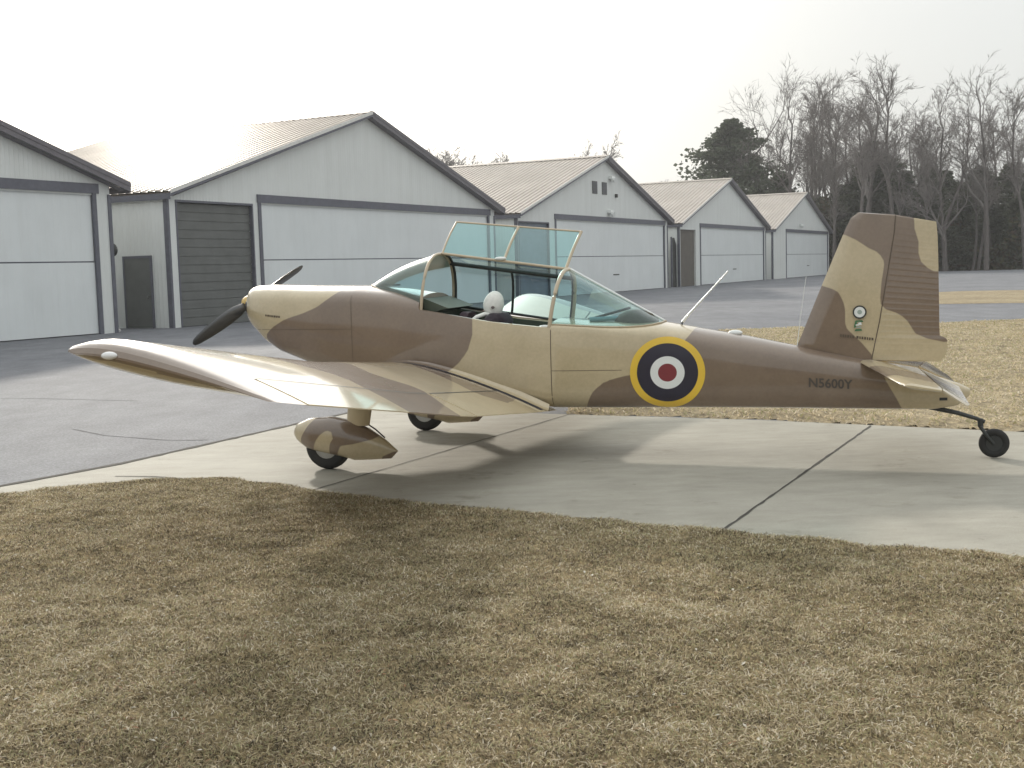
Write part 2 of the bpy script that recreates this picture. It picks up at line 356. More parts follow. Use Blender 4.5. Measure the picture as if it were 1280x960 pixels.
def turf_sheet(name, poly, step, hgt, m, x0, x1, y0, y1, z0=.012):
    nx, ny = int((x1-x0)/step), int((y1-y0)/step)
    X, Y = np.meshgrid(np.linspace(x0, x1, nx), np.linspace(y0, y1, ny))
    d = pdist(X, Y, poly) + (vnoise(X, Y, .22, 3)-.5)*.07
    h = hgt*(.25+.75*vnoise(X, Y, .35, 5)) + hgt*.6*(vnoise(X, Y, .09, 6)-.5)
    Z = np.where(d > 0, z0 + np.clip(d/max(.12, step*3), 0, 1)*np.clip(h, .002, 1), z0 + np.maximum(d, -step*1.2)*.2)
    keep = d > -step*1.2
    idx = -np.ones(X.shape, int); idx[keep] = np.arange(keep.sum())
    V = np.c_[X[keep], Y[keep], Z[keep]]
    q = keep[:-1, :-1] & keep[1:, :-1] & keep[:-1, 1:] & keep[1:, 1:]
    F = np.stack([idx[:-1, :-1][q], idx[:-1, 1:][q], idx[1:, 1:][q], idx[1:, :-1][q]], 1)
    me = bpy.data.meshes.new(name); me.from_pydata(V.tolist(), [], F.tolist()); me.update()
    me.polygons.foreach_set('use_smooth', [True]*len(me.polygons))
    return tag(link(name, me, m), kind='structure')
turf_sheet('lawn', NEAR, .05, .035, TURF, -8, 8, 1, 10.2)
turf_sheet('field', FAR, .09, .05, FIELD, .5, 34, 2, 30)
sheet('grass_verge', ISLE, .010, FIELD)

def blades(name, poly, n, box, hmin, hmax, width, seed, lean=1.0, dens=None, hgt=.035, label=None, tone=None):
    r = np.random.RandomState(seed)
    x = r.uniform(box[0], box[1], n); y = r.uniform(box[2], box[3], n)
    d = pdist(x, y, poly) + (vnoise(x, y, .22, 3)-.5)*.09
    ok = (d > -.02) & (np.abs(x) < .47*y + 1.7)
    clump = vnoise(x, y, .28, 11)*.6 + vnoise(x, y, .07, 12)*.4
    ok &= r.rand(n) < np.clip((clump-.05)*2.2, .55, 1)
    if dens is not None: ok &= r.rand(n) < dens(x, y)
    x, y, clump, d = x[ok], y[ok], clump[ok], d[ok]; n = len(x)
    h = r.uniform(hmin, hmax, n)*(.75+.5*clump); a = r.uniform(0, 2*np.pi, n); la = r.uniform(0, 2*np.pi, n)
    ln = h*lean*r.uniform(.3, 2.0, n); w = width*r.uniform(.6, 1.5, n)
    px, py = np.cos(a)*w/2, np.sin(a)*w/2; lx, ly = np.cos(la)*ln, np.sin(la)*ln
    z = .012 + np.clip(d/.12, 0, 1)*np.clip(hgt*(.25+.75*vnoise(x, y, .35, 5)) + hgt*.6*(vnoise(x, y, .09, 6)-.5), .002, 1)
    V = np.empty((n, 5, 3))
    V[:, 0] = np.c_[x-px, y-py, z-.015]; V[:, 1] = np.c_[x+px, y+py, z-.015]
    V[:, 2] = np.c_[x+lx*.4+px*.8, y+ly*.4+py*.8, z+h*.6]; V[:, 3] = np.c_[x+lx*.4-px*.8, y+ly*.4-py*.8, z+h*.6]
    V[:, 4] = np.c_[x+lx, y+ly, z+h*r.uniform(.55, 1.0, n)]
    me = bpy.data.meshes.new(name); me.vertices.add(n*5); me.vertices.foreach_set('co', V.ravel())
    b = (np.arange(n)*5)[:, None]
    loops = np.concatenate([b+np.array([0, 1, 2, 3]), b+np.array([3, 2, 4])], 1).ravel()
    me.loops.add(n*7); me.loops.foreach_set('vertex_index', loops.astype(np.int32))
    me.polygons.add(n*2); ls = np.empty((n, 2), np.int32); ls[:, 0] = np.arange(n)*7; ls[:, 1] = ls[:, 0]+4
    me.polygons.foreach_set('loop_start', ls.ravel())
    me.update(calc_edges=True); me.validate()
    t = np.clip(.04 + .95*r.beta(.9, 1.15, n) + .16*(vnoise(x, y, .9, 21)-.5) + .3*(vnoise(x, y, .16, 22)-.5), 0, 1)
    if tone: t = tone(t)
    at = me.attributes.new('tone', 'FLOAT', 'POINT'); at.data.foreach_set('value', np.repeat(t, 5))
    return tag(link(name, me, BLADE), kind='stuff', label=label)
blades('dry_grass', NEAR, 1750000, (-5.6, 5.8, 2.6, 9.6), .004, .020, .0050, 7, 2.0,
       dens=lambda x, y: np.clip(1.25-.085*y, .35, 1), label='matted dry brown winter grass in the foreground')
blades('dry_grass', FAR, 110000, (.4, 14, 9, 29), .012, .036, .014, 8, 2.0, hgt=.05, label='pale dry grass behind the tail of the aircraft', tone=lambda t: np.clip(t*.55+.42, 0, 1))

def flecks(name, poly, n, box, seed, m, label):
    r = np.random.RandomState(seed); x = r.uniform(box[0], box[1], n); y = r.uniform(box[2], box[3], n)
    ok = (pdist(x, y, poly) > .05) & (np.abs(x) < .47*y+.6); x, y = x[ok], y[ok]; n = len(x)
    z = .022+.035*vnoise(x, y, .35, 5)*.75+r.uniform(0, .008, n); s = r.uniform(.005, .016, n); a = r.uniform(0, 6.283, n); tl = r.uniform(-.4, .4, n)
    ux, uy = np.cos(a)*s, np.sin(a)*s; V = np.empty((n, 4, 3))
    V[:, 0] = np.c_[x-ux, y-uy, z-s*tl]; V[:, 1] = np.c_[x+uy*.45, y-ux*.45, z+s*.15]; V[:, 2] = np.c_[x+ux, y+uy, z+s*tl]; V[:, 3] = np.c_[x-uy*.45, y+ux*.45, z+s*.15]
    me = bpy.data.meshes.new(name); me.from_pydata(V.reshape(-1, 3).tolist(), [], [(4*i, 4*i+1, 4*i+2, 4*i+3) for i in range(n)]); me.update()
    return tag(link(name, me, m), kind='stuff', label=label)
flecks('dead_leaves', NEAR, 5200, (-4.4, 4.8, 3.2, 9.4), 31, plain('dead_leaf', (.20, .115, .06), .8, var=.6, scale=3), 'brown dead leaf scraps scattered over the lawn')
flecks('straw_bits', NEAR, 2200, (-4.4, 4.8, 3.2, 9.4), 32, plain('bleached_straw', (.52, .48, .40), .8, var=.3, scale=3), 'bleached straw bits scattered over the lawn')
# ------------------------------------------------------------------ hangars
PHI, FX, GAP = .46959, -29.811, 24.4
def hangar(k, label, small=None, extras=None, detail=()):
    s = 29.48 + GAP*k
    root = empty('hangar', (FX + s*math.sin(PHI), s*math.cos(PHI), 0), math.pi/2 - PHI)
    tag(root, label, 'hangar', 'hangars standing in a row behind the apron')
    L, Rr, D, EZ, PZ = -11.4, 10.62, 12.6, 4.28, 7.74
    hz = lambda x: PZ - (PZ-EZ)*abs(x)/11.3
    DL, DR, DH = -6.95, 10.05, 4.28
    sm = small
    w = MB()
    # front wall built round its openings
    def fw(x0, x1, z0, z1):
        w.add([(x0, 0, z0), (x1, 0, z0), (x1, 0, z1), (x0, 0, z1)], [(0, 1, 2, 3)])
    w.add([(L, 0, DH+.2), (Rr, 0, DH+.2), (Rr, 0, hz(Rr)-.05), (0, 0, PZ-.05), (L, 0, hz(L)-.05)] if False else [(L, 0, 4.02), (Rr, 0, 4.02), (Rr, 0, hz(Rr)-.04), (0, 0, PZ-.04), (L, 0, hz(L)-.04)], [(0, 1, 2, 3, 4)])
    if sm:
        fw(L, sm[0], 0, 4.02); fw(sm[0], sm[1], sm[2], 4.02); fw(sm[1], DL, 0, 4.02)
    else: fw(L, DL, 0, 4.02)
    fw(DR, Rr, 0, 4.02)
    w.add([(L, 0, 0), (L, D, 0), (L, D, hz(L)-.04), (L, 0, hz(L)-.04)], [(0, 1, 2, 3)])
    w.add([(Rr, 0, 0), (Rr, D, 0), (Rr, D, hz(Rr)-.04), (Rr, 0, hz(Rr)-.04)], [(3, 2, 1, 0)])
    w.add([(L, D, 0), (Rr, D, 0), (Rr, D, hz(Rr)-.04), (0, D, PZ-.04), (L, D, hz(L)-.04)], [(4, 3, 2, 1, 0)])
    wall = w.build('wall', WALL, root)
    # roof: two ribbed slabs
    for sgn, ex in ((-1, -11.55), (1, 11.18)):
        r = MB(); rows = []; y = -.28; ez = PZ - (PZ-EZ)*abs(ex)/11.3
        prof = []
        while y < D+.25:
            prof += [(y, 0), (y+.22, 0), (y+.24, .045), (y+.28, .045)]; y += .305
        top = [[(0, p[0], PZ+.06+p[1]) for p in prof], [(ex, p[0], ez+.06+p[1]) for p in prof]]
        r.grid(top); y0, y1 = prof[0][0], prof[-1][0]
        r.add([(0, y0, PZ), (ex, y0, ez), (ex, y1, ez), (0, y1, PZ)], [(0, 1, 2, 3)])
        rf = r.build('roof', ROOF, root, recalc=False)
        rd_ = .17 if sgn > 0 else .11; fa = MB()
        MB().add([(0, y0-.045, PZ-.02), (ex, y0-.045, ez-.02), (ex, y0-.045, ez+.11), (0, y0-.045, PZ+.11), (0, y0-.031, PZ-.02), (ex, y0-.031, ez-.02), (ex, y0-.031, ez+.11), (0, y0-.031, PZ+.11)], [(0, 1, 2, 3), (7, 6, 5, 4), (0, 4, 5, 1), (3, 2, 6, 7), (1, 5, 6, 2), (0, 3, 7, 4)]).build('roof_edge', EDGE_PIPE if sgn < 0 else RAKE, rf)  # on left slopes the pale colour paints the lit roof-sheet edge
        o = .0
        fa.add([(0, y0-.03, PZ-rd_), (ex, y0-.03, ez-rd_), (ex, y0-.03, ez+.07), (0, y0-.03, PZ+.07), (0, y0, PZ-rd_), (ex, y0, ez-rd_), (ex, y0, ez+.07), (0, y0, PZ+.07)],
               [(0, 1, 2, 3), (7, 6, 5, 4), (0, 4, 5, 1), (3, 2, 6, 7), (1, 5, 6, 2), (0, 3, 7, 4)])
        fa.box(min(ex, ex-sgn*.03), max(ex, ex-sgn*.03), y0+.01, y1, ez-.2, ez-.01)
        fa.add([(0, y0+.002, PZ-rd_*.95), (ex*.985, y0+.002, ez-rd_*.8), (ex*.985, -.01, ez-rd_*.8), (0, -.01, PZ-rd_*.95)], [(0, 1, 2, 3)])
        fa.build('rake_board', RAKE if sgn > 0 else TRIM, rf)
    MB().prism([(-.3, PZ+.02), (0, PZ+.13), (.3, PZ+.02)], 1, -.27, D+.2).build('ridge_cap', ROOF, root)
    # main bifold door
    dr = MB().box(DL+.14, DR-.12, .04, .12, .03, 2.085).build('main_door', DOORP, root)
    MB().box(DL+.14, DR-.12, .05, .12, 2.125, 4.1).build('upper_leaf', DOORP, dr)
    MB().box(DL+.14, DR-.12, .07, .11, 2.085, 2.125).build('fold_seam', TRIM, dr)
    t = MB(); t.box(DL-.05, DR+.12, -.05, .03, 4.07, 4.35); t.build('door_header', TRIM, root)
    t = MB(); t.box(DL-.02, DL+.14, -.04, .03, 0, 4.07); t.build('door_jamb', TRIM, root)
    t = MB(); t.box(DR-.12, DR+.02, -.04, .03, 0, 4.07); t.build('door_jamb', TRIM, root)
    t = MB(); t.box(L-.03, L+.06, -.03, .06, 0, 4.1); t.box(L-.033, L-.005, .06, .14, 0, 4.1); t.build('corner_trim', TRIM, root)
    MB().box(1.2, 2.1, .02, .045, 1.0, 1.06).build('door_handle', DARKM, dr)
    t = MB(); t.box(Rr-.10, Rr+.03, -.03, .03, 0, 4.06); t.box(Rr+.004, Rr+.03, .03, .3, 0, 4.2); t.build('corner_trim', TRIM, root)
    MB().tube([(Rr+.08, .16, 4.1), (Rr+.08, .16, .15), (Rr+.08, -.02, .06)], .05, 8).build('downpipe', EDGE_PIPE, root, 40)
    if sm:
        m = sm[3]; x0, x1, z1 = sm[0], sm[1], sm[2]; d = MB()
        k_ = 0; z = .02
        while z < z1-.02:
            zz = min(z+.28, z1); d.box(x0, x1, .10, .16, z, zz-.018); d.box(x0, x1, .128, .16, zz-.018, zz); z = zz
        d.build('roller_door', m, root)
        t = MB(); t.box(x0-.06, x0, -.025, .1, 0, z1); t.box(x1, x1+.06, -.025, .1, 0, z1); t.box(x0-.06, x1+.06, -.025, .1, z1, z1+.07); t.build('door_frame', TRIM if m is not ROLLT else WALL, root)
    if extras: extras(root, L, Rr)
    return root
def lamp(root, x, z):
    q = MB(); q.box(x-.22, x+.22, -.22, -.002, z-.08, z+.10); q.tube([(x, -.1, z-.08), (x, -.34, z-.16)], [.13, .17], 10)
    q.build('wall_lamp', WHT, root, 30)
def ex2(root, L, R):
    d = MB(); d.box(L-.05, L-.003, .80, 1.86, .02, 2.22); dd = d.build('side_door', ROLL, root)
    MB().tube([(L-.09, .92, 1.0), (L-.05, .92, 1.0)], .035, 8).build('handle', STEEL, dd)
    t = MB(); t.box(L-.06, L-.003, .73, .8, 0, 2.3); t.box(L-.06, L-.003, 1.86, 1.93, 0, 2.3); t.box(L-.06, L-.003, .8, 1.86, 2.22, 2.3); t.build('side_door_frame', TRIM, root)
def ex1(root, L, R):
    q = MB(); q.ellipsoid((R+.16, .16, 2.45), (.13, .16, .2), 12, 8); q.box(R+.03, R+.1, .05, .27, 1.4, 2.2); q.build('utility_meter', DARKM, root, 40)
def ex3(root, L, R):
    for x0 in (-1.85, -.42):
        q = MB(); q.box(x0, x0+.72, -.03, -.003, 5.62, 6.32)
        v = q.build('louvre_vent', ROLL, root)
        q = MB()
        for i in range(7): q.box(x0+.05, x0+.67, -.05, -.03, 5.67+.09*i, 5.71+.09*i)
        q.build('slats', TRIM, v)
    lamp(root, .55, 4.66); lamp(root, .85, 6.62)
    MB().box(1.55, 1.75, -.12, -.003, 5.52, 5.72).build('vent_cap', DARKM, root)
def ex5(root, L, R): lamp(root, -1.75, 4.80)
hangar(0, 'pale hangar at the left edge, only its white door and right roof slope in view', extras=ex1)
hangar(1, 'big hangar behind the propeller with a dark roller door left of its white door', (-10.98, -7.3, 3.95, ROLL), ex2)
hangar(2, 'hangar with two small louvre vents under its gable, behind the open canopy', (-11.2, -7.75, 3.82, ROLLB), ex3)
hangar(3, 'hangar with a narrow taupe door left of its white door, fourth along the row', (-11.25, -8.0, 3.86, ROLLT))
hangar(4, 'farthest hangar of the row, one lamp over its plain white door, beside the wood', None, ex5)
# dark gate in the gap between two hangars
s4 = 29.55+GAP*3
g = empty('gate_panel', (FX + (s4-11.75)*math.sin(PHI) - .2*math.cos(PHI), (s4-11.75)*math.cos(PHI) + .2*math.sin(PHI), 0), math.pi/2-PHI)
tag(g, 'tall dark gate panel in the gap between the vented hangar and the next', 'gate')
MB().prism([(-.62, 0), (.22, 0), (.22, 2.85), (-.15, 3.3), (-.62, 3.25)], 1, .0, .06).build('board_panel', DARKM, g)
MB().box(-.72, -.62, -.02, .08, 0, 3.35).build('post', TRIM, g)

# ------------------------------------------------------------------ aircraft (local frame: x aft, y to starboard, z up)
PL = empty('light_aircraft', (-1.1944, 10.8937, .010), -.28378)
tag(PL, 'sand and brown camouflaged two-seat taildragger with its canopy panel open, on the concrete', 'aircraft')
B1 = [(-.17, 1.62), (-.17, 1.47), (-.28, 1.385), (-.41, 1.3), (-.56, 1.245), (-.73, 1.2), (-.88, 1.12), (-.96, 1.05), (-.93, .97), (-.89, .80), (.21, .3), (.7, .56), (.81, .73), (.94, .83), (1.01, .94), (1.04, 1.05), (1.04, 1.16), (1.04, 1.31), (.26, 1.8)]
B2 = [(1.95, .2), (1.98, .41), (2.05, .55), (2.11, .61), (2.17, .65), (2.33, .69), (2.58, .72), (2.74, .85), (2.81, .97), (2.85, 1.02), (2.92, 1.14), (3.1, 1.33), (4.31, .95), (4.38, .63), (4.46, .49), (4.53, .35), (4.55, .21), (3.08, .02)]
F1 = [(3.84, 1.41), (3.88, 1.39), (3.97, 1.36), (4.015, 1.335), (4.04, 1.29), (4.06, 1.24), (4.07, 1.19), (4.07, 1.08), (4.085, 1.035), (4.12, 1.0), (4.2, .92), (4.28, .82), (4.31, .5), (3.5, .5), (3.5, 1.3)]
F2 = [(4.0, 1.8), (4.07, 1.79), (4.15, 1.75), (4.25, 1.68), (4.31, 1.65), (4.34, 1.62), (4.365, 1.58), (4.37, 1.54), (4.35, 1.41), (4.34, 1.28), (4.345, 1.23), (4.38, 1.19), (4.46, 1.16), (4.51, 1.13), (4.55, 1.09), (4.61, .99), (4.7, .95), (4.83, .92), (4.95, .94), (4.9, 1.47), (4.78, 1.48), (4.74, 1.485), (4.7, 1.51), (4.65, 1.56), (4.63, 1.63), (4.63, 1.72), (4.6, 1.82), (4.595, 1.9), (4.6, 2.1), (4.0, 2.1), (3.9, 1.88)]
S1 = [(-.215, .21), (-.2, .27), (-.138, .354), (-.041, .47), (.137, .5), (.376, .392), (.489, .296), (.418, .257), (.265, .222), (.159, .207), (.108, .12), (.04, .12), (.051, .165), (.069, .225), (.1, .27), (.1, .3), (.08, .323), (.05, .33), (.024, .323), (-.02, .29), (-.05, .256), (-.104, .15)]
S2 = [(.447, .05), (.49, .116), (.588, .156), (.66, .13), (.6, .03)]
W1 = [(-.5, 4.28), (.45, 4.22), (.75, 4.12), (.95, 4.2), (1.2, 4.35), (2, 4.45), (2, 5), (-.5, 5)]
W2 = [(-.5, 2.55), (.2, 2.9), (.55, 3.05), (.9, 2.8), (1.15, 2.95), (1.6, 3.1), (2, 2.5), (1.4, 2.2), (1.1, 1.9), (.8, 2.05), (.45, 1.75), (-.5, 1.6)]
W3 = [(.45, .3), (.6, .75), (.95, .95), (1.3, 1.15), (1.5, .95), (1.45, .6), (1.62, .3)]
def camo(o, polys, ax=(0, 2), cond=None, absy=False):
    me = o.data; n = len(me.vertices); co = np.empty(n*3); me.vertices.foreach_get('co', co); co = co.reshape(-1, 3)
    a, b = co[:, ax[0]], co[:, ax[1]]
    if absy: b = np.abs(b)
    d = np.full(n, -1.0)
    for p in polys: d = np.maximum(d, pdist(a, b, p))
    if cond is not None: d = np.where(cond(co), d, -1.0)
    at = me.attributes.new('camo', 'FLOAT', 'POINT'); at.data.foreach_set('value', d.astype(np.float32))
    return o
KN = [-1.245, -1.228, -1.195, -1.14, -1.0, -.85, -.55, -.05, .3, .56, .585, 1.2, 1.70, 1.725, 2.0, 2.57, 2.83, 3.3, 3.68, 4.3, 4.75, 4.95, 5.02]
def I(a, ys): return float(np.interp(a, KN, ys))
ZT = [1.40, 1.45, 1.488, 1.50, 1.505, 1.500, 1.488, 1.477, 1.445, 1.40, 1.40, 1.25, 1.16, 1.16, 1.13, 1.117, 1.072, .985, .904, .77, .655, .59, .55]
ZS = [1.335, 1.335, 1.335, 1.335, 1.335, 1.335, 1.335, 1.335, 1.31, 1.263, 1.262, 1.15, 1.094, 1.094, 1.08, 1.00, .95, .84, .77, .66, .575, .54, .53]
ZB = [1.27, 1.225, 1.18, 1.12, .99, .90, .79, .655, .59, .555, .55, .47, .405, .403, .402, .401, .400, .398, .395, .389, .386, .42, .50]
WD = [.07, .16, .22, .27, .335, .375, .405, .435, .455, .46, .46, .455, .44, .44, .42, .355, .315, .255, .21, .14, .085, .055, .03]
TUB = .62
def ring(a, tub):
    zt, zs, zb, w = I(a, ZT), I(a, ZS), I(a, ZB), I(a, WD)
    h = zs-zb; rb = min(.16, h*.45)
    R = [(0, zb), (w*.35, zb), (w*.62, zb+rb*.06)]
    for k in range(1, 6):
        t = k/5*math.pi/2; R.append((w*.62 + w*.36*math.sin(t), zb+rb*.06 + rb*.94*(1-math.cos(t))))
    for t in (.25, .5, .75, .93): R.append((w*(.98+.02*math.sin(t*math.pi)), zb+rb + (h-rb)*t))
    R.append((w*.975, zs))
    if tub:
        fl = max(zb+.12, .52+.0*a)
        R += [(w*.93, zs+.004), (w*.89, zs-.012), (w*.88, zs-.08), (w*.87, (zs+fl)/2), (w*.86, fl+.05), (w*.8, fl), (w*.4, fl), (0, fl)]
    else:
        for k in range(1, 9):
            t = k/8*math.pi/2; p = .85
            R.append((w*.975*math.cos(t)**p, zs + (zt-zs)*math.sin(t)**p))
    return R
st = list(np.concatenate([np.linspace(-1.245, -1.14, 8), np.linspace(-1.1, .56, 34)]))
seq = [(a, False) for a in st] + [(a, True) for a in np.linspace(.575, 1.70, 30)] + [(a, False) for a in np.linspace(1.715, 5.02, 70)]
rows = []
for a, tb in seq:
    half = ring(a, tb)
    full = [(a, -y, z) for y, z in half] + [(a, y, z) for y, z in reversed(half[1:-1])]
    rows.append(full)
fus = MB().grid(rows, closed=True, capends=True).build('fuselage', CAMO, PL, 38)
def skin_y(a, z):                                       # port half width of the fuselage at a, z
    R = ring(a, False); best = 0
    for (y0, z0), (y1, z1) in zip(R, R[1:]):
        if min(z0, z1) - 1e-9 <= z <= max(z0, z1) + 1e-9:
            t = 0 if abs(z1-z0) < 1e-9 else (z-z0)/(z1-z0); best = max(best, y0+(y1-y0)*t)
    return best
camo(fus, [B1, B2])
# interior paint on the tub faces
fus.data.materials.append(COCK)
for p in fus.data.polygons:
    c = p.center
    if .57 < c.x < 1.712 and abs(c.y) < I(c.x, WD)*.90 and c.z > I(c.x, ZB)+.08: p.material_index = 1
# cowl details
for s_ in (-1, 1): MB().tube([(-1.232, s_*.13, 1.31), (-1.18, s_*.13, 1.31)], .055, 14).build('air_intake', BLACK, PL, 40)
q = MB(); q.tube([(-.62, -.2, .80), (-.60, -.2, .70), (-.52, -.2, .64)], .03, 10); q.build('exhaust_pipe', DARKM, PL, 40)
def decal_rect(mb, a0, a1, z0, z1, off=.003, na=6, nz=3):
    rows = []
    for i in range(na+1):
        a = a0+(a1-a0)*i/na
        rows.append([(a, -skin_y(a, z0+(z1-z0)*j/nz)-off, z0+(z1-z0)*j/nz) for j in range(nz+1)])
    mb.grid(rows)
q = MB()
rr = random.Random(4); a = -.94
while a < -.78:
    ww = rr.uniform(.008, .018); zc = 1.235-(a+.94)*.1; decal_rect(q, a, a+ww, zc-.009, zc+.009, na=1, nz=1); a += ww+.006
q.build('cowl_lettering', INKB, PL)
# panel lines
q = MB(); decal_rect(q, 1.712, 1.718, .42, 1.08, .0015, 1, 24); decal_rect(q, 1.72, 2.3, .735, .739, .0015, 16, 1); q.build('panel_line', INKB, PL)
q = MB(); decal_rect(q, -.075, -.0705, .70, 1.40, .0015, 1, 24); q.build('cowl_seam', INKB, PL)
q = MB(); decal_rect(q, -1.12, -.08, 1.105, 1.1085, .0015, 30, 1); q.build('cowl_seam', INKB, PL)
# roundel, draped on the fuselage side
RA, RZ, RR = 2.671, .712, .303
q = MB()
for mi, (r0, r1) in enumerate(((.815, 1.0), (.455, .815), (.25, .455), (0.001, .25))):
    q.cur = mi; rws = []
    for i in range(5):
        r_ = RR*(r0+(r1-r0)*i/4); rw = []
        for j in range(72):
            t = 2*math.pi*j/72; a = RA+r_*math.cos(t); z = RZ+r_*.975*math.sin(t); rw.append((a, -skin_y(a, z)-.004, z))
        rws.append(rw)
    q.grid(rws, closed=True)
q.build('roundel', [YEL, BLU, WHT, REDP], PL, 60)
# registration
def text_mesh(name, txt, size, fn, m, parent, bold=.0):
    cu = bpy.data.curves.new(name, 'FONT'); cu.body = txt; cu.size = size; cu.offset = bold; cu.resolution_u = 3
    to = bpy.data.objects.new(name, cu); COL.objects.link(to)
    dg = bpy.context.evaluated_depsgraph_get(); me = bpy.data.meshes.new_from_object(to.evaluated_get(dg))
    bpy.data.objects.remove(to); bpy.data.curves.remove(cu)
    import bmesh
    bm = bmesh.new(); bm.from_mesh(me)
    bmesh.ops.triangulate(bm, faces=bm.faces)
    bm.to_mesh(me); bm.free()
    xs = [v.co.x for v in me.vertices]; x0, x1 = min(xs), max(xs)
    for v in me.vertices: v.co = fn((v.co.x-x0)/(x1-x0), v.co.y/size)
    me.materials.clear(); return link(name, me, m, parent)
def regp(u, v):
    a = 3.79+.34*u; z = .582-.02*u + v*.104
    return Vector((a, -skin_y(a, z)-.006, z))
text_mesh('registration_number', 'N5600Y', .13, regp, plain('registration_black', (.08, .066, .055), .5), PL, .003)
# small vents, tail light
q = MB(); decal_rect(q, 4.79, 4.85, .462, .485, .004, 2, 1); q.build('tail_vent', BLACK, PL)

# ---- wings
def naca(x, t):
    yt = 5*t*(.2969*math.sqrt(max(x, 0))-.126*x-.3516*x*x+.2843*x**3-.1036*x**4)
    p, mm = .3, .03
    yc = mm/p**2*(2*p*x-x*x) if x < p else mm/(1-p)**2*((1-2*p)+2*p*x-x*x)
    return yt, yc
WS = [0, .5, 2.0, 2.3, 4.38, 4.46, 4.52, 4.555, 4.572]
WLE = [.10, .10, .09, .085, .04, .045, .055, .08, .13]; WTE = [1.70, 1.69, 1.548, 1.52, 1.33, 1.325, 1.318, 1.305, 1.27]
WZT = [.36, .405, .552, .592, .917, .930, .940, .947, .952]; WSL = [.20, .20, .213, .215, .222, .222, .222, .222, .222]
WTH = [.155, .155, .152, .15, .145, .118, .085, .05, .012]
XC = [0, .004, .012, .025, .045, .075, .11, .16, .22, .29, .37, .46, .55, .64, .72, .755, .80, .86, .93, 1.0]
def wsec(l):
    g = lambda ys: float(np.interp(l, WS, ys)); return g(WLE), g(WTE), g(WZT), g(WSL), g(WTH)
def wpt(l, x, up, off=0.0):
    le, te, zt, sl, th = wsec(l); c = te-le; yt, yc = naca(x, th)
    a = le+c*x; zc = zt + (te-a)*sl
    return (a, zc + c*(yc + (yt if up else -yt)) + (off if up else -off))
def wing_rows(side, ls, xs, off=0.0):
    rows = []
    for l in ls:
        up = [wpt(l, x, True, off) for x in xs]; dn = [wpt(l, x, False, off) for x in xs]
        R = list(reversed(up)) + (dn[1:] if xs[0] == 0 else dn)
        rows.append([(a, side*l, z) for a, z in R])
    return rows
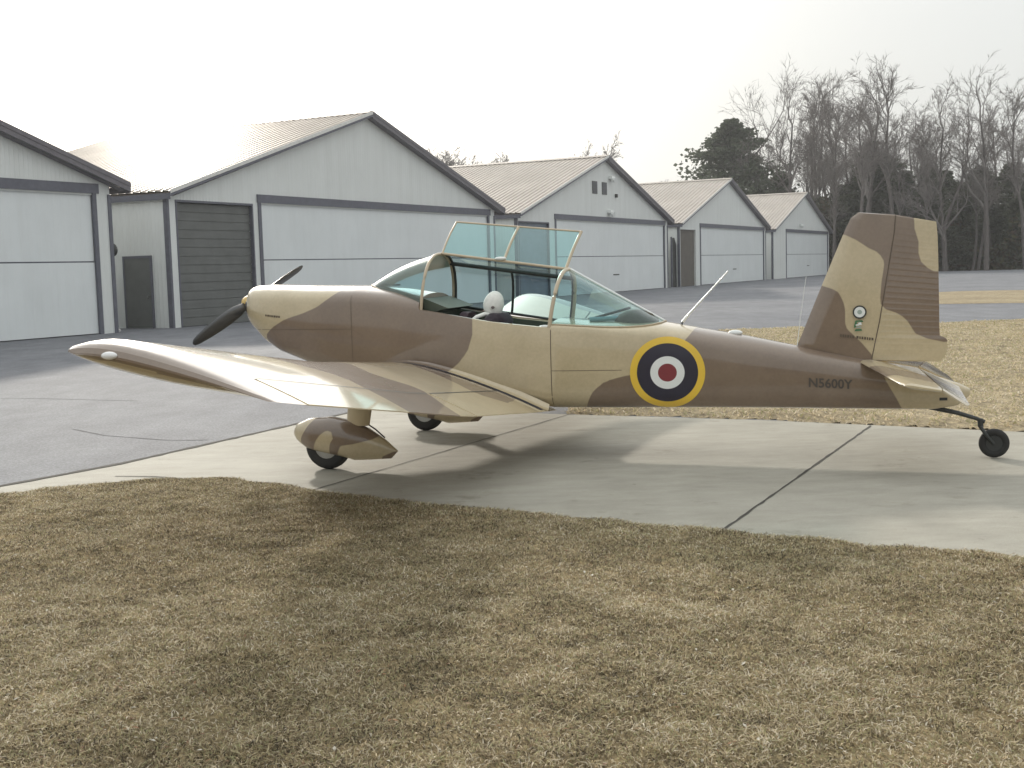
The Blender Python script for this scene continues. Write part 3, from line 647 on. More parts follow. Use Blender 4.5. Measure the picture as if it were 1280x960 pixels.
for side in (-1, 1):
    ls = list(np.linspace(.2, 2.0, 10)) + list(np.linspace(2.15, 4.38, 16)) + [4.42, 4.46, 4.49, 4.52, 4.54, 4.555, 4.565, 4.572]
    # refine chordwise for the camouflage field
    wg = MB().grid(wing_rows(side, ls, XC), closed=False, capends=True).build('wing', CAMO, PL, 30)
    camo(wg, [W1, W2, W3], (0, 1), cond=lambda co: co[:, 2] > np.array([wpt(min(abs(y), 4.572), min(max((x-wsec(abs(y))[0])/(wsec(abs(y))[1]-wsec(abs(y))[0]), 0), 1), True)[1] for x, y in co[:, :2]]) - (np.where(np.abs(co[:, 1]) > 4.4, .075, .02)), absy=True)
    for nm, l0, l1 in (('flap', .62, 1.97), ('aileron', 2.02, 4.25)):
        xs = [.76, .80, .86, .93, 1.0]
        ll = list(np.linspace(l0, l1, 9))
        rw = []
        for l in ll:
            up = [wpt(l, x, True, .0035) for x in xs]; dn = [wpt(l, x, False, .0035) for x in xs]
            rw.append([(a, side*l, z) for a, z in list(reversed(up))+dn])
        o = MB().grid(rw, closed=True, capends=True).build(nm, CAMO, wg, 30); camo(o, [W1, W2, W3], (0, 1), absy=True)
    q = MB()                                            # hinge gap lines on top
    for l0, l1 in ((.62, 1.97), (2.02, 4.25)):
        q.grid([[(wpt(l, .752, True)[0], side*l, wpt(l, .752, True)[1]+.006), (wpt(l, .76, True)[0], side*l, wpt(l, .76, True)[1]+.006)] for l in np.linspace(l0, l1, 20)])
    q.build('hinge_gap', INK, wg)
    q = MB()
    q.grid([[(wpt(.53, x, True)[0], side*.53, wpt(.53, x, True)[1]+.004), (wpt(.60, x, True)[0], side*.60, wpt(.60, x, True)[1]+.004)] for x in np.linspace(.22, .985, 24)])
    q.build('walkway_strip', WALK, wg)
    # fillet between wing and fuselage
    q = MB(); rws = []
    for x in np.linspace(.12, 1.0, 26):
        a, z = wpt(.5, x, True); y0 = I(a, WD)*.99; k_ = min(1, (x-.12)/.22+.04); z1 = z+.05*k_
        rws.append([(a, side*(y0-.01), z1), (a, side*(y0+.006*k_), z+.02*k_), (a, side*(y0+.022*k_), z+.008*k_), (a, side*(y0+.055), z+.0015)])
    o = q.grid(rws).build('wing_fillet', CAMO, wg, 60); camo(o, [B1], (0, 2))
    a, z = .42, 0
    zt_ = np.mean([wpt(4.55, .22, True)[1], wpt(4.55, .22, False)[1]])
    q = MB(); q.ellipsoid((wpt(4.55, .22, True)[0], side*4.572, float(zt_)+.0), (.05, .022, .022), 14, 8)
    q.build('wingtip_light', LAMP, wg, 50)
    a, z = wpt(1.9, .3, True)
    # landing gear
    gr = MB(); OUT = [(-.303, .30), (-.27, .368), (-.153, .418), (.041, .432), (.2, .402), (.355, .342), (.50, .25), (.605, .155), (.585, .118), (.55, .094), (.40, .084), (.245, .076), (.16, .10), (.0, .13), (-.165, .165), (-.26, .22)]
    # spat: cross sections along a between upper and lower outline
    def ol(a, lo):
        U_ = [(-.303, .30), (-.27, .368), (-.153, .418), (.041, .432), (.2, .402), (.355, .342), (.50, .25), (.605, .16)]
        D_ = [(-.303, .29), (-.26, .225), (-.165, .165), (.0, .13), (.16, .10), (.245, .076), (.40, .084), (.55, .094), (.605, .15)]
        P_ = D_ if lo else U_
        return float(np.interp(a, [p[0] for p in P_], [p[1] for p in P_]))
    rws = []
    for a in [-.303, -.298, -.285, -.265, -.235] + list(np.linspace(-.2, .52, 32)) + [.55, .575, .592, .605]:
        zu, zl = ol(a, False), ol(a, True); t = (a+.303)/.908
        w_ = .125*min(1, (max(t, .0008)/.22)**.5)*(1 if t < .45 else max(.06, 1-((t-.45)/.55)**1.6*.92)); zc, hh = (zu+zl)/2, max((zu-zl)/2, .004)
        rw = []
        for j in range(28):
            th = 2*math.pi*j/28; cs, sn = math.cos(th), math.sin(th)
            rw.append((a, side*1.154 + w_*math.copysign(abs(cs)**.75, cs), zc + hh*math.copysign(abs(sn)**.8, sn)))
        rws.append(rw)
    sp_ = gr.grid(rws, closed=True, capends=True).build('wheel_spat', CAMO, PL, 50); camo(sp_, [S1, S2])
    q = MB(); rws = []
    for k in range(9):
        for_ = k/8
    prof = [(.05, .10), (.055, .15), (.045, .18), (.02, .19), (-.02, .19), (-.045, .18), (-.055, .15), (-.05, .10)]
    rws = [[(r_*math.cos(t), side*1.154+y_, .19+r_*math.sin(t)) for y_, r_ in prof] for t in np.linspace(0, 2*math.pi, 37)[:-1]]
    rws.append(rws[0]); wh = q.grid(rws).build('wheel', RUB, PL, 50)
    q = MB(); q.tube([(0, side*1.154-.052, .19), (0, side*1.154+.052, .19)], .10, 20); q.build('hub', STEEL, wh, 40)
    q = MB(); za = wpt(1.154, .25, False)[1]+.05; rws = []
    for t in np.linspace(0, 1, 6):
        z = .36+(za-.36)*t; a0 = .17+.03*t; a1 = .37+.06*t; rw = []
        for j in range(16):
            th = 2*math.pi*j/16; rw.append(((a0+a1)/2+(a1-a0)/2*math.cos(th), side*1.154+.045*math.sin(th), z))
        rws.append(rw)
    o = q.grid(rws, closed=True).build('gear_leg', TANP, PL, 50)
    q = MB(); q.tube([(.31, side*1.154, .40), (.42, side*1.154, .33), (.50, side*1.154, .262)], .006, 6); q.build('brake_line', DARKM, PL, 40)

# ---- fin and rudder
def foil_panel(le, te, n, m, thick, z_shift=None, ribs=0, ns=10, edge=(0.15, .02)):
    """le,te: lists of (a,z) from base to tip; returns rows of a closed symmetric panel lying in the y=0 plane"""
    rows = []
    for i in range(n+1):
        v = i/n
        def L(P):
            k = np.linspace(0, 1, len(P)); return np.array([np.interp(v, k, [p[0] for p in P]), np.interp(v, k, [p[1] for p in P])])
        A, B = L(le), L(te); t = thick*(1-.45*v); up = []
        for j in range(m+1):
            u = j/m; p = A+(B-A)*u
            prof = math.sqrt(max(0, min(1, u/edge[0]))) if u < edge[0] else 1-(u-edge[0])/(1-edge[0])*(1-edge[1])
            if edge[0] == 0: prof = 1-u*(1-edge[1])
            y = t/2*prof
            if ribs and 0 < i < n: y += .0004*(1 if (i % ribs) == 0 else -.3)
            if i in (0, n): y *= .55
            up.append((p[0], y, p[1]))
        rows.append([(a, -y, z) for a, y, z in up] + [(a, y, z) for a, y, z in reversed(up)])
    return rows
fin = MB().grid(foil_panel([(3.68, .875), (3.895, 1.41), (4.075, 1.845), (4.115, 1.925), (4.17, 1.966)], [(4.272, .72), (4.335, 1.10), (4.40, 1.52), (4.445, 1.80), (4.455, 1.938)], 60, 24, .095, edge=(.18, .62)), closed=True, capends=True).build('fin', CAMO, PL, 40)
camo(fin, [F1, F2])
def by_z(P, n=60):
    z = np.linspace(P[0][1], P[-1][1], n); return [(float(np.interp(q_, [p[1] for p in P], [p[0] for p in P])), float(q_)) for q_ in z]
rud = MB().grid(foil_panel(by_z([(4.2825, .775), (4.337, 1.10), (4.402, 1.52), (4.447, 1.80), (4.457, 1.936)]), by_z([(4.80, .765), (4.845, .83), (4.852, .93), (4.842, .952), (4.795, .963), (4.790, 1.05), (4.788, 1.2), (4.783, 1.4), (4.778, 1.6), (4.772, 1.76), (4.762, 1.872)]), 150, 22, .058, ribs=6, edge=(0, .08)), closed=True, capends=True).build('rudder', CAMO, PL, 40)
camo(rud, [F1, F2])
MB().tube([(4.2775, -.0300, .80), (4.3365, -.0268, 1.10), (4.402, -.0222, 1.52), (4.446, -.0190, 1.80), (4.456, -.0172, 1.93)], .0042, 6).build('hinge_gap', INKB, fin, 40)
def fin_y(a, z): return -.0475*(1-.45*min(1, max(0, (z-.8)/1.15))) - .002
def fin_dec(mb, pts):
    mb.add([(a, fin_y(a, z)-.004, z) for a, z in pts], [tuple(range(len(pts)))])
def circ(c, r0, r1, mb, n=28):
    rws = [[(c[0]+r*math.cos(2*math.pi*j/n), fin_y(*c)-.004, c[1]+r*math.sin(2*math.pi*j/n)) for j in range(n)] for r in (r0, r1)]
    mb.grid(rws, closed=True)
q = MB(); q.cur = 0; circ((4.182, 1.170), .042, .054, q); q.cur = 1; circ((4.182, 1.170), .018, .042, q); q.cur = 2; circ((4.182, 1.170), .0005, .018, q)
q.build('fin_badge', [INK, WHT, GRY], fin)
q = MB(); q.cur = 0
for (a, z, da, dz) in ((4.175, 1.098, .032, .007), (4.152, 1.08, .010, .012), (4.172, 1.026, .030, .009), (4.146, 1.058, .008, .014), (4.198, 1.095, .012, .006)):
    fin_dec(q, [(a-da, z-dz), (a+da, z-dz*.6), (a+da*.8, z+dz), (a-da*.7, z+dz*.8)])
q.cur = 1
for (a, z, da, dz) in ((4.185, 1.078, .014, .012), (4.165, 1.068, .014, .006)): fin_dec(q, [(a-da, z-dz), (a+da, z-dz), (a+da*.6, z+dz), (a-da, z+dz*.5)])
q.cur = 2; fin_dec(q, [(4.155, 1.043), (4.196, 1.045), (4.192, 1.056), (4.160, 1.054)])
q.build('fin_emblem', [GRN, WHT, GRY], fin)
q = MB(); a = 4.03
rr = random.Random(9)
while a < 4.275:
    ww = rr.uniform(.010, .018); z = .985-(a-4.03)*.13; fin_dec(q, [(a, z-.011), (a+ww, z-.012), (a+ww, z+.009), (a, z+.011)]); a += ww+.006
    if 4.14 < a < 4.156: a += .012
q.build('fin_lettering', INKB, fin)
q = MB(); q.tube([(3.67, -.036, .893), (3.97, -.052, .826), (4.27, -.050, .752)], .008, 6); q.build('fin_root_seal', INK, fin, 40)
# ---- tailplane
for side in (-1, 1):
    def tp(u, v, up, off=0, droop=0):                    # u chord 0..1, v span 0..1
        l = .05+1.16*v; le = 4.175+.30*v; te = 4.93 - .0*v
        if v > .96: le += .015; te -= .02
        a = le+(te-le)*u; zc = .772-.030*v-(a-4.175)*.150
        if u > .62: zc -= droop*(u-.62)
        t = .030*(1-.3*v)*(math.sqrt(u/.12) if u < .12 else 1-(u-.12)/.88*.85)*(.35 if v > .985 else 1)
        return (a, side*l, zc+(t+off if up else -t-off))
    us = [0, .01, .04, .08, .12, .25, .4, .5, .60]; vs_ = list(np.linspace(0, .95, 12))+[.97, .985, 1.0]
    rows = [[tp(u, v, True) for u in reversed(us)]+[tp(u, v, False) for u in us[1:]] for v in vs_]
    o = MB().grid(rows, closed=True, capends=True).build('tailplane', CAMO, PL, 35)
    camo(o, [[(4.0, .3), (4.5, .42), (5.2, .55), (5.2, .95), (4.6, .85), (4.0, .8)]], (0, 1), absy=True)
    us = [.615, .7, .8, .9, 1.0]; vs2 = [.06+.94*i/60 for i in range(61)]
    rows = [[tp(u, v, True, .0018*(1 if i % 3 == 0 else 0), .22) for u in reversed(us)]+[tp(u, v, False, 0, .22) for u in us] for i, v in enumerate(vs2)]
    el = MB().grid(rows, closed=True, capends=True).build('elevator', CAMO, PL, 35)
    camo(el, [[(4.0, .3), (4.5, .42), (5.2, .55), (5.2, .95), (4.6, .85), (4.0, .8)]], (0, 1), absy=True)
# ---- tail wheel
q = MB(); q.tube([(4.72, 0, .40), (4.93, 0, .355), (5.06, 0, .315), (5.135, 0, .285)], [.02, .018, .016, .016], 8); q.build('tail_spring', DARKM, PL, 40)
q = MB(); q.tube([(5.10, 0, .31), (5.105, 0, .245)], .022, 10)
for s in (-1, 1): q.tube([(5.10, s*.03, .25), (5.14, s*.04, .19), (5.20, s*.042, .115)], [.016, .014, .012], 8)
q.build('tail_fork', DARKM, PL, 40)
prof = [(.012, .055), (.028, .07), (.033, .095), (.022, .112), (0, .116), (-.022, .112), (-.033, .095), (-.028, .07), (-.012, .055)]
rws = [[(5.205+r_*math.cos(t), y_, .116+r_*math.sin(t)) for y_, r_ in prof] for t in np.linspace(0, 2*math.pi, 33)]
tw = MB().grid(rws).build('tail_wheel', RUB, PL, 50)
MB().tube([(5.205, -.022, .116), (5.205, .022, .116)], .062, 18).build('hub', DARKM, tw, 40)
# ---- propeller
PA = Vector((-1.285, 0, 1.345)); axv = Vector((-math.cos(.131), 0, math.sin(.131))); uu = Vector((math.sin(.131), 0, math.cos(.131)))
q = MB()
for sgn in (1, -1):
    d = (Vector((0, -.94, 0)) + uu*(-.335)).normalized()*sgn; e2 = axv.cross(d).normalized(); rws = []
    for r_, c_, tw_ in ((.03, .035, 65), (.12, .05, 58), (.22, .068, 46), (.38, .075, 34), (.56, .072, 26), (.74, .062, 21), (.88, .048, 18), (.945, .032, 17), (.965, .012, 17)):
        k = math.radians(tw_); ch = (e2*math.cos(k) + axv*math.sin(k)); nn = d.cross(ch); rw = []
        for j in range(14):
            t = 2*math.pi*j/14; rw.append(tuple(PA + Vector((.085*abs(d.dot(Vector((0, 1, 0))))*(1 if sgn < 0 else -.3)*r_, 0, 0)) + d*r_ + ch*(c_*.82*math.cos(t)) + nn*(c_*.15*math.sin(t))))
        rws.append(rw)
    q.grid(rws, closed=True, capends=True)
q.build('propeller', BLACK, PL, 50)
q = MB(); rws = []
for k in range(9):
    x = k/8; r_ = .082*math.sqrt(1-(1-x)**2)+.001; c = Vector((-1.362, 0, 1.352)) - axv*(.15*x)
    rws.append([tuple(c + Vector((0, 1, 0))*r_*math.cos(t) + uu*r_*math.sin(t)) for t in np.linspace(0, 2*math.pi, 21)[:-1]])
q.grid(rws, closed=True, capends=True).build('spinner', SPIN, PL, 50)

# ---- windshield, canopy
def arch(t, a_side, a_top, w, zs, zt, p=2.5):            # t -1 (port) .. 1 (starboard)
    x = abs(t); ang = (1-x)*math.pi/2
    y = w*math.cos(ang)**(2/p); z = zs+(zt-zs)*math.sin(ang)**(2/p)
    a = a_side+(a_top-a_side)*(z-zs)/(zt-zs)
    return Vector((a, math.copysign(y, t) if x > 1e-9 else 0, z))
A1 = lambda t: arch(t, .575, .615, .425, 1.258, 1.737)
A2 = lambda t: arch(t, 1.70, 1.775, .415, 1.09, 1.572)
def wbase(t):
    x = abs(t); a = -.03+.605*x**1.7; return Vector((a, math.copysign(.425*x**.8, t) if x else 0, 1.476-(1.476-1.262)*x**2.0+.004))
TS = np.linspace(-1, 1, 41)
rws = []
for k in range(9):
    u = k/8
    rws.append([tuple(wbase(t).lerp(A1(t), u) + Vector((0, 0, .035*math.sin(math.pi*u)*(1-t*t)))) for t in TS])
ws = MB().grid(rws).build('windshield', GLASSW, PL, 60)
MB().tube([A1(t) for t in TS], .014, 8).build('frame', FRAME, ws, 50)
MB().tube([wbase(t)+Vector((0, 0, .002)) for t in TS], .008, 6).build('base_strip', FRAME, ws, 50)
def rbase(t):
    x = abs(t); a = 1.70+.90*(1-x**4)**.75; w = .415*x*(1 if a < 1.75 else 1)
    w = min(w, I(a, WD)*.93); zt_, zs_ = I(a, ZT), I(a, ZS)
    k = min(1, w/(I(a, WD)*.975)); z = zs_+(zt_-zs_)*max(0, 1-k**2.35)**(1/2.35)
    return Vector((a, math.copysign(w, t) if x else 0, z+.006))
rws = [[tuple(A2(t).lerp(rbase(t), k/8)) for t in TS] for k in range(9)]
rw_ = MB().grid(rws).build('rear_window', GLASS, PL, 60)
MB().tube([A2(t) for t in TS], .017, 8).build('frame', FRAME, rw_, 50)
MB().tube([rbase(t) for t in TS], .007, 6).build('base_strip', FRAME, rw_, 50)
MB().tube([A2(0)+Vector((.02, 0, .004)), rbase(0)+Vector((0, 0, .004))], .011, 6).build('spine_glare', WHT, rw_, 50)  # white strip painted in for sun glare along the glass ridge
# fixed starboard half of the middle canopy
TH = np.linspace(0, 1, 19)
rws = [[tuple(A1(t).lerp(A2(t), k/10)) for t in TH] for k in range(11)]
fc = MB().grid(rws).build('fixed_canopy', GLASS, PL, 60)
MB().tube([A1(.42).lerp(A2(.42), k/6) for k in range(7)], .019, 8).build('side_rail', DARKM, fc, 50)
MB().tube([A1(t).lerp(A2(t), .50) for t in TH[7:]], .012, 8).build('post', DARKM, fc, 50)
MB().tube([A1(t).lerp(A2(t), .02) for t in TH[2:]], .012, 8).build('post', DARKM, fc, 50)
MB().tube([A1(t).lerp(A2(t), .985) for t in TH[2:]], .014, 8).build('post', DARKM, fc, 50)
MB().tube([Vector((.59, .43, 1.27)), Vector((1.69, .418, 1.10))], .012, 8).build('sill_rail', DARKM, fc, 50)
# open port panel, hinged on the centre line
H0, H1 = Vector((.635, 0, 1.742)), Vector((1.755, 0, 1.578)); E0, E1 = Vector((.680, .29, 2.025)), Vector((1.832, .29, 1.900))
def opn(u, v):
    p = H0.lerp(H1, u).lerp(E0.lerp(E1, u), v); return p + Vector((0, -.012*math.sin(math.pi*v), .01*math.sin(math.pi*v)))
op = MB().grid([[tuple(opn(i/12, j/8)) for j in range(9)] for i in range(13)]).build('canopy_panel', GLASST, PL, 60)
MB().tube([opn(i/8, 0) for i in range(9)], .012, 8).build('hinge_rail', FRAME, op, 50)
MB().tube([opn(i/8, 1) for i in range(9)], .009, 8).build('edge_rail', FRAME, op, 50)
MB().tube([opn(0, j/8) for j in range(9)], .009, 8).build('end_bow', FRAME, op, 50)
MB().tube([opn(1, j/8) for j in range(9)], .014, 8).build('end_bow', FRAME, op, 50)
MB().tube([opn(.505, j/8) for j in range(9)], .013, 8).build('middle_bow', FRAME, op, 50)
q = MB(); c = opn(.48, .03); q.ellipsoid((c.x, c.y-.02, c.z+.01), (.055, .02, .016), 12, 8); q.build('latch', WHT, op, 50)
q = MB(); q.ellipsoid((1.66, -.40, 1.105), (.05, .015, .014), 12, 8); q.build('sill_latch', WHT, PL, 50)
# ---- cockpit furniture
q = MB(); q.prism([(.575, 1.36), (.575, .8), (.64, .8), (.66, 1.24), (.80, 1.27)], 1, -.36, .36); q.build('instrument_panel', COCK, PL)
def seat(a, hgt=.50):
    q = MB(); q.box(a-.30, a+.06, -.22, .22, .66, .76); s = q.build('seat', SEATM, PL)
    rws = []
    for k in range(10):
        v = k/9; z = .72+hgt*v; c = a+.06+.10*v; hw = .21*(1 if v < .7 else 1-.55*((v-.7)/.3)**2)
        rws.append([(c-.04, -hw, z), (c-.045, 0, z+.01*v), (c-.04, hw, z), (c+.04, hw, z), (c+.05, 0, z+.01*v), (c+.04, -hw, z)])
    MB().grid(rws, closed=True, capends=True).build('backrest', SEATM, s, 50)
seat(.70); seat(1.28, .36)
q = MB(); q.ellipsoid((2.36, .02, 1.10), (.20, .22, .12), 16, 8); q.build('parcel_bulge', plain('olive_cloth', (.06, .05, .03), .85), PL, 50)
q = MB(); q.tube([(1.86, .2, 1.12), (2.28, .16, 1.23)], .012, 8); q.build('cross_tube', DARKM, PL, 40)
q = MB(); q.tube([(1.98, -.12, 1.145), (2.2, -.05, 1.15), (2.3, .1, 1.15)], .02, 8); q.build('strap', plain('teal_strap', (.2, .33, .34), .7), PL, 40)
# ---- antennas on the back
q = MB(); q.tube([(2.742, 0, 1.078), (2.752, 0, 1.11), (2.80, 0, 1.165), (3.134, 0, 1.522)], [.017, .014, .010, .006], 8); q.build('whip_antenna', WHT, PL, 50)
q = MB(); q.tube([(3.69, 0, .90), (3.715, 0, 1.12), (3.765, 0, 1.475)], [.004, .003, .002], 6); q.build('wire_antenna', WHT, PL, 50)
q = MB(); q.ellipsoid((3.19, 0, 1.012), (.06, .03, .025), 14, 8); q.build('gps_puck', WHT, PL, 50)  # white GPS puck on the spine, no lamp

# ------------------------------------------------------------------ person in the rear seat
def to_world(p):
    c, s = math.cos(-.28378), math.sin(-.28378); return (-1.1944 + p[0]*c - p[1]*s, 10.8937 + p[0]*s + p[1]*c, p[2]+.010)
def skin_mesh(name, V, E, Rad, sub=2):
    me = bpy.data.meshes.new(name); me.from_pydata(V, E, []); me.update()
    o = bpy.data.objects.new(name, me); COL.objects.link(o)
    sk = o.modifiers.new('skin', 'SKIN'); sk.use_smooth_shade = True
    for i, r in enumerate(Rad):
        d = me.skin_vertices[0].data[i]; d.radius = r if isinstance(r, tuple) else (r, r); d.use_root = (i == 0)
    ss = o.modifiers.new('sub', 'SUBSURF'); ss.levels = sub; ss.render_levels = sub
    dg = bpy.context.evaluated_depsgraph_get(); m2 = bpy.data.meshes.new_from_object(o.evaluated_get(dg))
    bpy.data.objects.remove(o); m2.name = name; return m2
PX, PZ0 = 1.19, .84
V = [(1.20, 0, .86), (1.19, 0, .98), (1.17, 0, 1.07), (1.145, 0, 1.13), (1.115, 0, 1.175), (1.095, 0, 1.225), (1.085, 0, 1.275), (1.085, 0, 1.32), (1.085, 0, 1.35)]
R_ = [(.15, .12), (.15, .11), (.15, .10), (.09, .075), (.05, .05), (.06, .055), (.083, .07), (.078, .066), (.045, .04)]
E_ = [(i, i+1) for i in range(8)]
def chain(start, pts, rs):
    i = start
    for p, r in zip(pts, rs): V.append(p); R_.append(r); E_.append((i, len(V)-1)); i = len(V)-1
    return i
# nose and chin
chain(6, [(1.012, 0, 1.268)], [.018]); chain(5, [(1.03, 0, 1.213)], [.032])
for s in (-1, 1):
    hnd = chain(3, [(1.14, s*.12, 1.125), (1.13, s*.19, 1.09), (1.06, s*.235, .95), (.90, s*.17, .985), (.86, s*.155, 1.0), (.82, s*.145, 1.005)], [.065, .062, .048, .036, .028, .034])
    for k in range(4): chain(hnd, [(.785-.004*k, s*(.16-.016*k), 1.015), (.770, s*(.155-.014*k), .992), (.785, s*(.150-.014*k), .975)], [.0095, .009, .008])
    chain(hnd, [(.80, s*.115, 1.02), (.778, s*.105, 1.01)], [.010, .009])
    chain(0, [(1.10, s*.10, .83), (.86, s*.13, .86), (.80, s*.12, .72), (.66, s*.11, .66), (.60, s*.11, .645)], [.085, .068, .055, .045, .038])
bme = skin_mesh('person', V, E_, R_)
per = link('person', bme, SKIN)
per.location = to_world((0, 0, 0)); per.rotation_euler = (0, 0, -.28378)
tag(per, 'person in white flying helmet and dark jacket seated in the open cockpit', 'person')
# jacket: shell over torso and arms
Vj, Rj, Ej = [], [], []
def jc(start, pts, rs):
    i = start
    for p, r in zip(pts, rs):
        Vj.append(p); Rj.append(r); 
        if i is not None: Ej.append((i, len(Vj)-1))
        i = len(Vj)-1
    return i
jc(None, V[0:3] + [(1.14, 0, 1.145), (1.12, 0, 1.175)], [(.165, .135), (.165, .125), (.165, .115), (.13, .095), (.07, .065)])
for s in (-1, 1): jc(3, [(1.13, s*.13, 1.145), (1.11, s*.20, 1.12), (1.06, s*.235, .95), (.91, s*.173, .983)], [.08, .076, .060, .046])
jo = link('jacket', skin_mesh('jacket', Vj, Ej, Rj), JACK, per)
q = MB(); q.tube([(1.10+.07*math.cos(t), .075*math.sin(t), 1.165+.015*math.cos(t)) for t in np.linspace(0, 2*math.pi, 19)], .022, 8, cap=False); q.build('collar', SEATM, per, 60)
q = MB()                                                 # helmet: shell leaving the face open
rws = []
for i in range(15):
    th = math.pi*(.01+.74*i/14); rw = []
    for j in range(29):
        ph = math.pi*(-.80+1.60*j/28)
        if th > math.pi*.42: ph *= 1 - .22*(th/math.pi-.42)/.33
        d = Vector((math.sin(th)*math.cos(ph), math.sin(th)*math.sin(ph), math.cos(th)))
        zz = 1.272+d.z*.130; rw.append((1.090+d.x*.098-(1.278-zz)*.16, d.y*(.086-.02*max(0, -d.z)), zz))
    rws.append(rw)
q.grid(rws); hm = q.build('helmet', HELM, per, 60)
so = hm.modifiers.new('thick', 'SOLIDIFY'); so.thickness = .008
for s in (-1, 1):
    q = MB(); q.ellipsoid((1.115, s*.088, 1.262), (.016, .012, .013), 14, 8); q.build('earpiece', plain('grey_earpiece', (.16, .13, .12), .6), per, 50)
    q = MB(); q.ellipsoid((1.018, s*.030, 1.288), (.010, .013, .009), 10, 6); q.build('eye', plain('eye_white', (.75, .74, .72), .2), per, 50)
    q = MB(); q.ellipsoid((1.0095, s*.030, 1.288), (.004, .006, .006), 8, 6); q.build('pupil', BLACK, per, 50)
q = MB(); q.ellipsoid((1.003, 0, 1.232), (.006, .022, .005), 10, 6); q.build('mouth', plain('lips', (.38, .16, .14), .5), per, 50)

q = MB(); q.tube([(.955, -.215, 1.15), (1.0, -.20, 1.185), (1.05, -.13, 1.205), (1.08, -.085, 1.20)], [.014, .018, .018, .014], 8); q.build('harness_strap', HELM, per, 50)
# ------------------------------------------------------------------ trees
def tubes_to_mesh(segs, name):
    """segs: (p0,r0,p1,r1,sides) -> one mesh of open tapered tubes"""
    Vv, Ff = [], []
    for p0, r0, p1, r1, n in segs:
        t = (p1-p0)
        if t.length < 1e-5: continue
        t.normalize(); a = t.cross(Vector((.31, .95, .05)) if abs(t.z) > .8 else Vector((0, 0, 1))).normalized(); b = t.cross(a); k = len(Vv)
        for p, r in ((p0, r0), (p1, r1)):
            for j in range(n):
                w = 2*math.pi*j/n; Vv.append(p + (a*math.cos(w)+b*math.sin(w))*r)
        Ff += [(k+j, k+(j+1) % n, k+n+(j+1) % n, k+n+j) for j in range(n)]
    me = bpy.data.meshes.new(name); me.from_pydata([tuple(v) for v in Vv], [], Ff); me.update(); return me
def bare_tree(seed, H, spread, forks, twig=1.0, first=.35, blen=1.0, tl=.62):
    rng = random.Random(seed); trunk, tw = [], []
    def grow(p, d, L, r, lev):
        n = 5 if lev < 2 else 4 if lev == 2 else 3; pos = [p]; dirs = [d]; q = p; dd = d
        for i in range(n):
            up = .10 if lev == 0 else .13 if lev == 1 else .07 if lev == 2 else -.04
            dd = (dd + Vector((rng.gauss(0, .09 if lev == 0 else .22), rng.gauss(0, .09 if lev == 0 else .22), rng.gauss(0, .12)+up*.6))).normalized()
            q2 = q + dd*(L/n); ra = r*(1-.7*i/n); rb = r*(1-.7*(i+1)/n)
            (trunk if lev == 0 else tw).append((q, ra, q2, rb, 6 if lev == 0 else 5 if lev == 1 else 3))
            q = q2; pos.append(q); dirs.append(dd)
        if lev >= 4 or L < .5: return
        nb = [forks, 5, 4, 4][lev]
        for k in range(nb):
            t = rng.uniform(first if lev == 0 else .22, 1.0); i = min(n-1, int(t*n)); fr = t*n-i
            b = pos[i].lerp(pos[i+1], fr); base = dirs[i+1]
            ang = rng.uniform(.35, .85)*spread; az = rng.uniform(0, 2*math.pi)
            s1 = base.cross(Vector((math.cos(az), math.sin(az), .2))).normalized()
            nd = (base*math.cos(ang) + s1*math.sin(ang)).normalized()
            grow(b, nd, L*rng.uniform(.42, .66)*((1-.35*t)*blen if lev == 0 else 1), max(.016, r*(1-.7*t)*rng.uniform(.5, .74)), lev+1)
        grow(q, (dd+Vector((rng.gauss(0, .3), rng.gauss(0, .3), .1))).normalized(), L*(.5 if tl < .7 else .25), r*.3, lev+1)
    grow(Vector((0, 0, -.2)), Vector((rng.gauss(0, .03), rng.gauss(0, .03), 1)).normalized(), H*tl, H*.0125, 0)
    zmax = max(s[2].z for s in tw); k = H/zmax
    sc = lambda S: [(a*k, ra, b*k, rb, n) for a, ra, b, rb, n in S]
    return tubes_to_mesh(sc(trunk), 'trunk'), tubes_to_mesh([(a, ra*twig, b, rb*twig, n) for a, ra, b, rb, n in sc(tw)], 'crown')
VAR = [bare_tree(11, 20, .85, 7), bare_tree(12, 20, .6, 11, first=.5, blen=.55, tl=.8), bare_tree(13, 20, .65, 9, first=.4, blen=.75, tl=.72), bare_tree(14, 20, .7, 12, first=.45, blen=.5, tl=.85),
       bare_tree(15, 20, .95, 9, first=.25), bare_tree(16, 20, .6, 10, first=.55, blen=.6, tl=.8)]
VAR += [bare_tree(21, 20, .85, 18, twig=1.7, first=.5, blen=.6, tl=.7), bare_tree(22, 20, .8, 9, twig=2.0, first=.45, blen=.5, tl=.85)]
for t_, c_ in VAR: t_.materials.append(BARK); c_.materials.append(TWIG)
def place_bare(v, x, y, h, rz, label, group=None, wide=1.0):
    r = empty('bare_tree', (x, y, 0), rz); r.scale = (h/20*wide, h/20*wide, h/20)
    tag(r, label, 'tree', group)
    link('trunk', VAR[v][0], None, r); link('crown', VAR[v][1], None, r); return r
def px_world(px, dep, row=330):
    d = _fw + _r*((px-640)/1505.4) - _u*((row-480)/1505.4); return d.x*dep/d.y, dep
def toph(px, row, dep):
    d = _fw + _r*((px-640)/1505.4) - _u*((row-480)/1505.4); return HC + d.z*dep/d.y
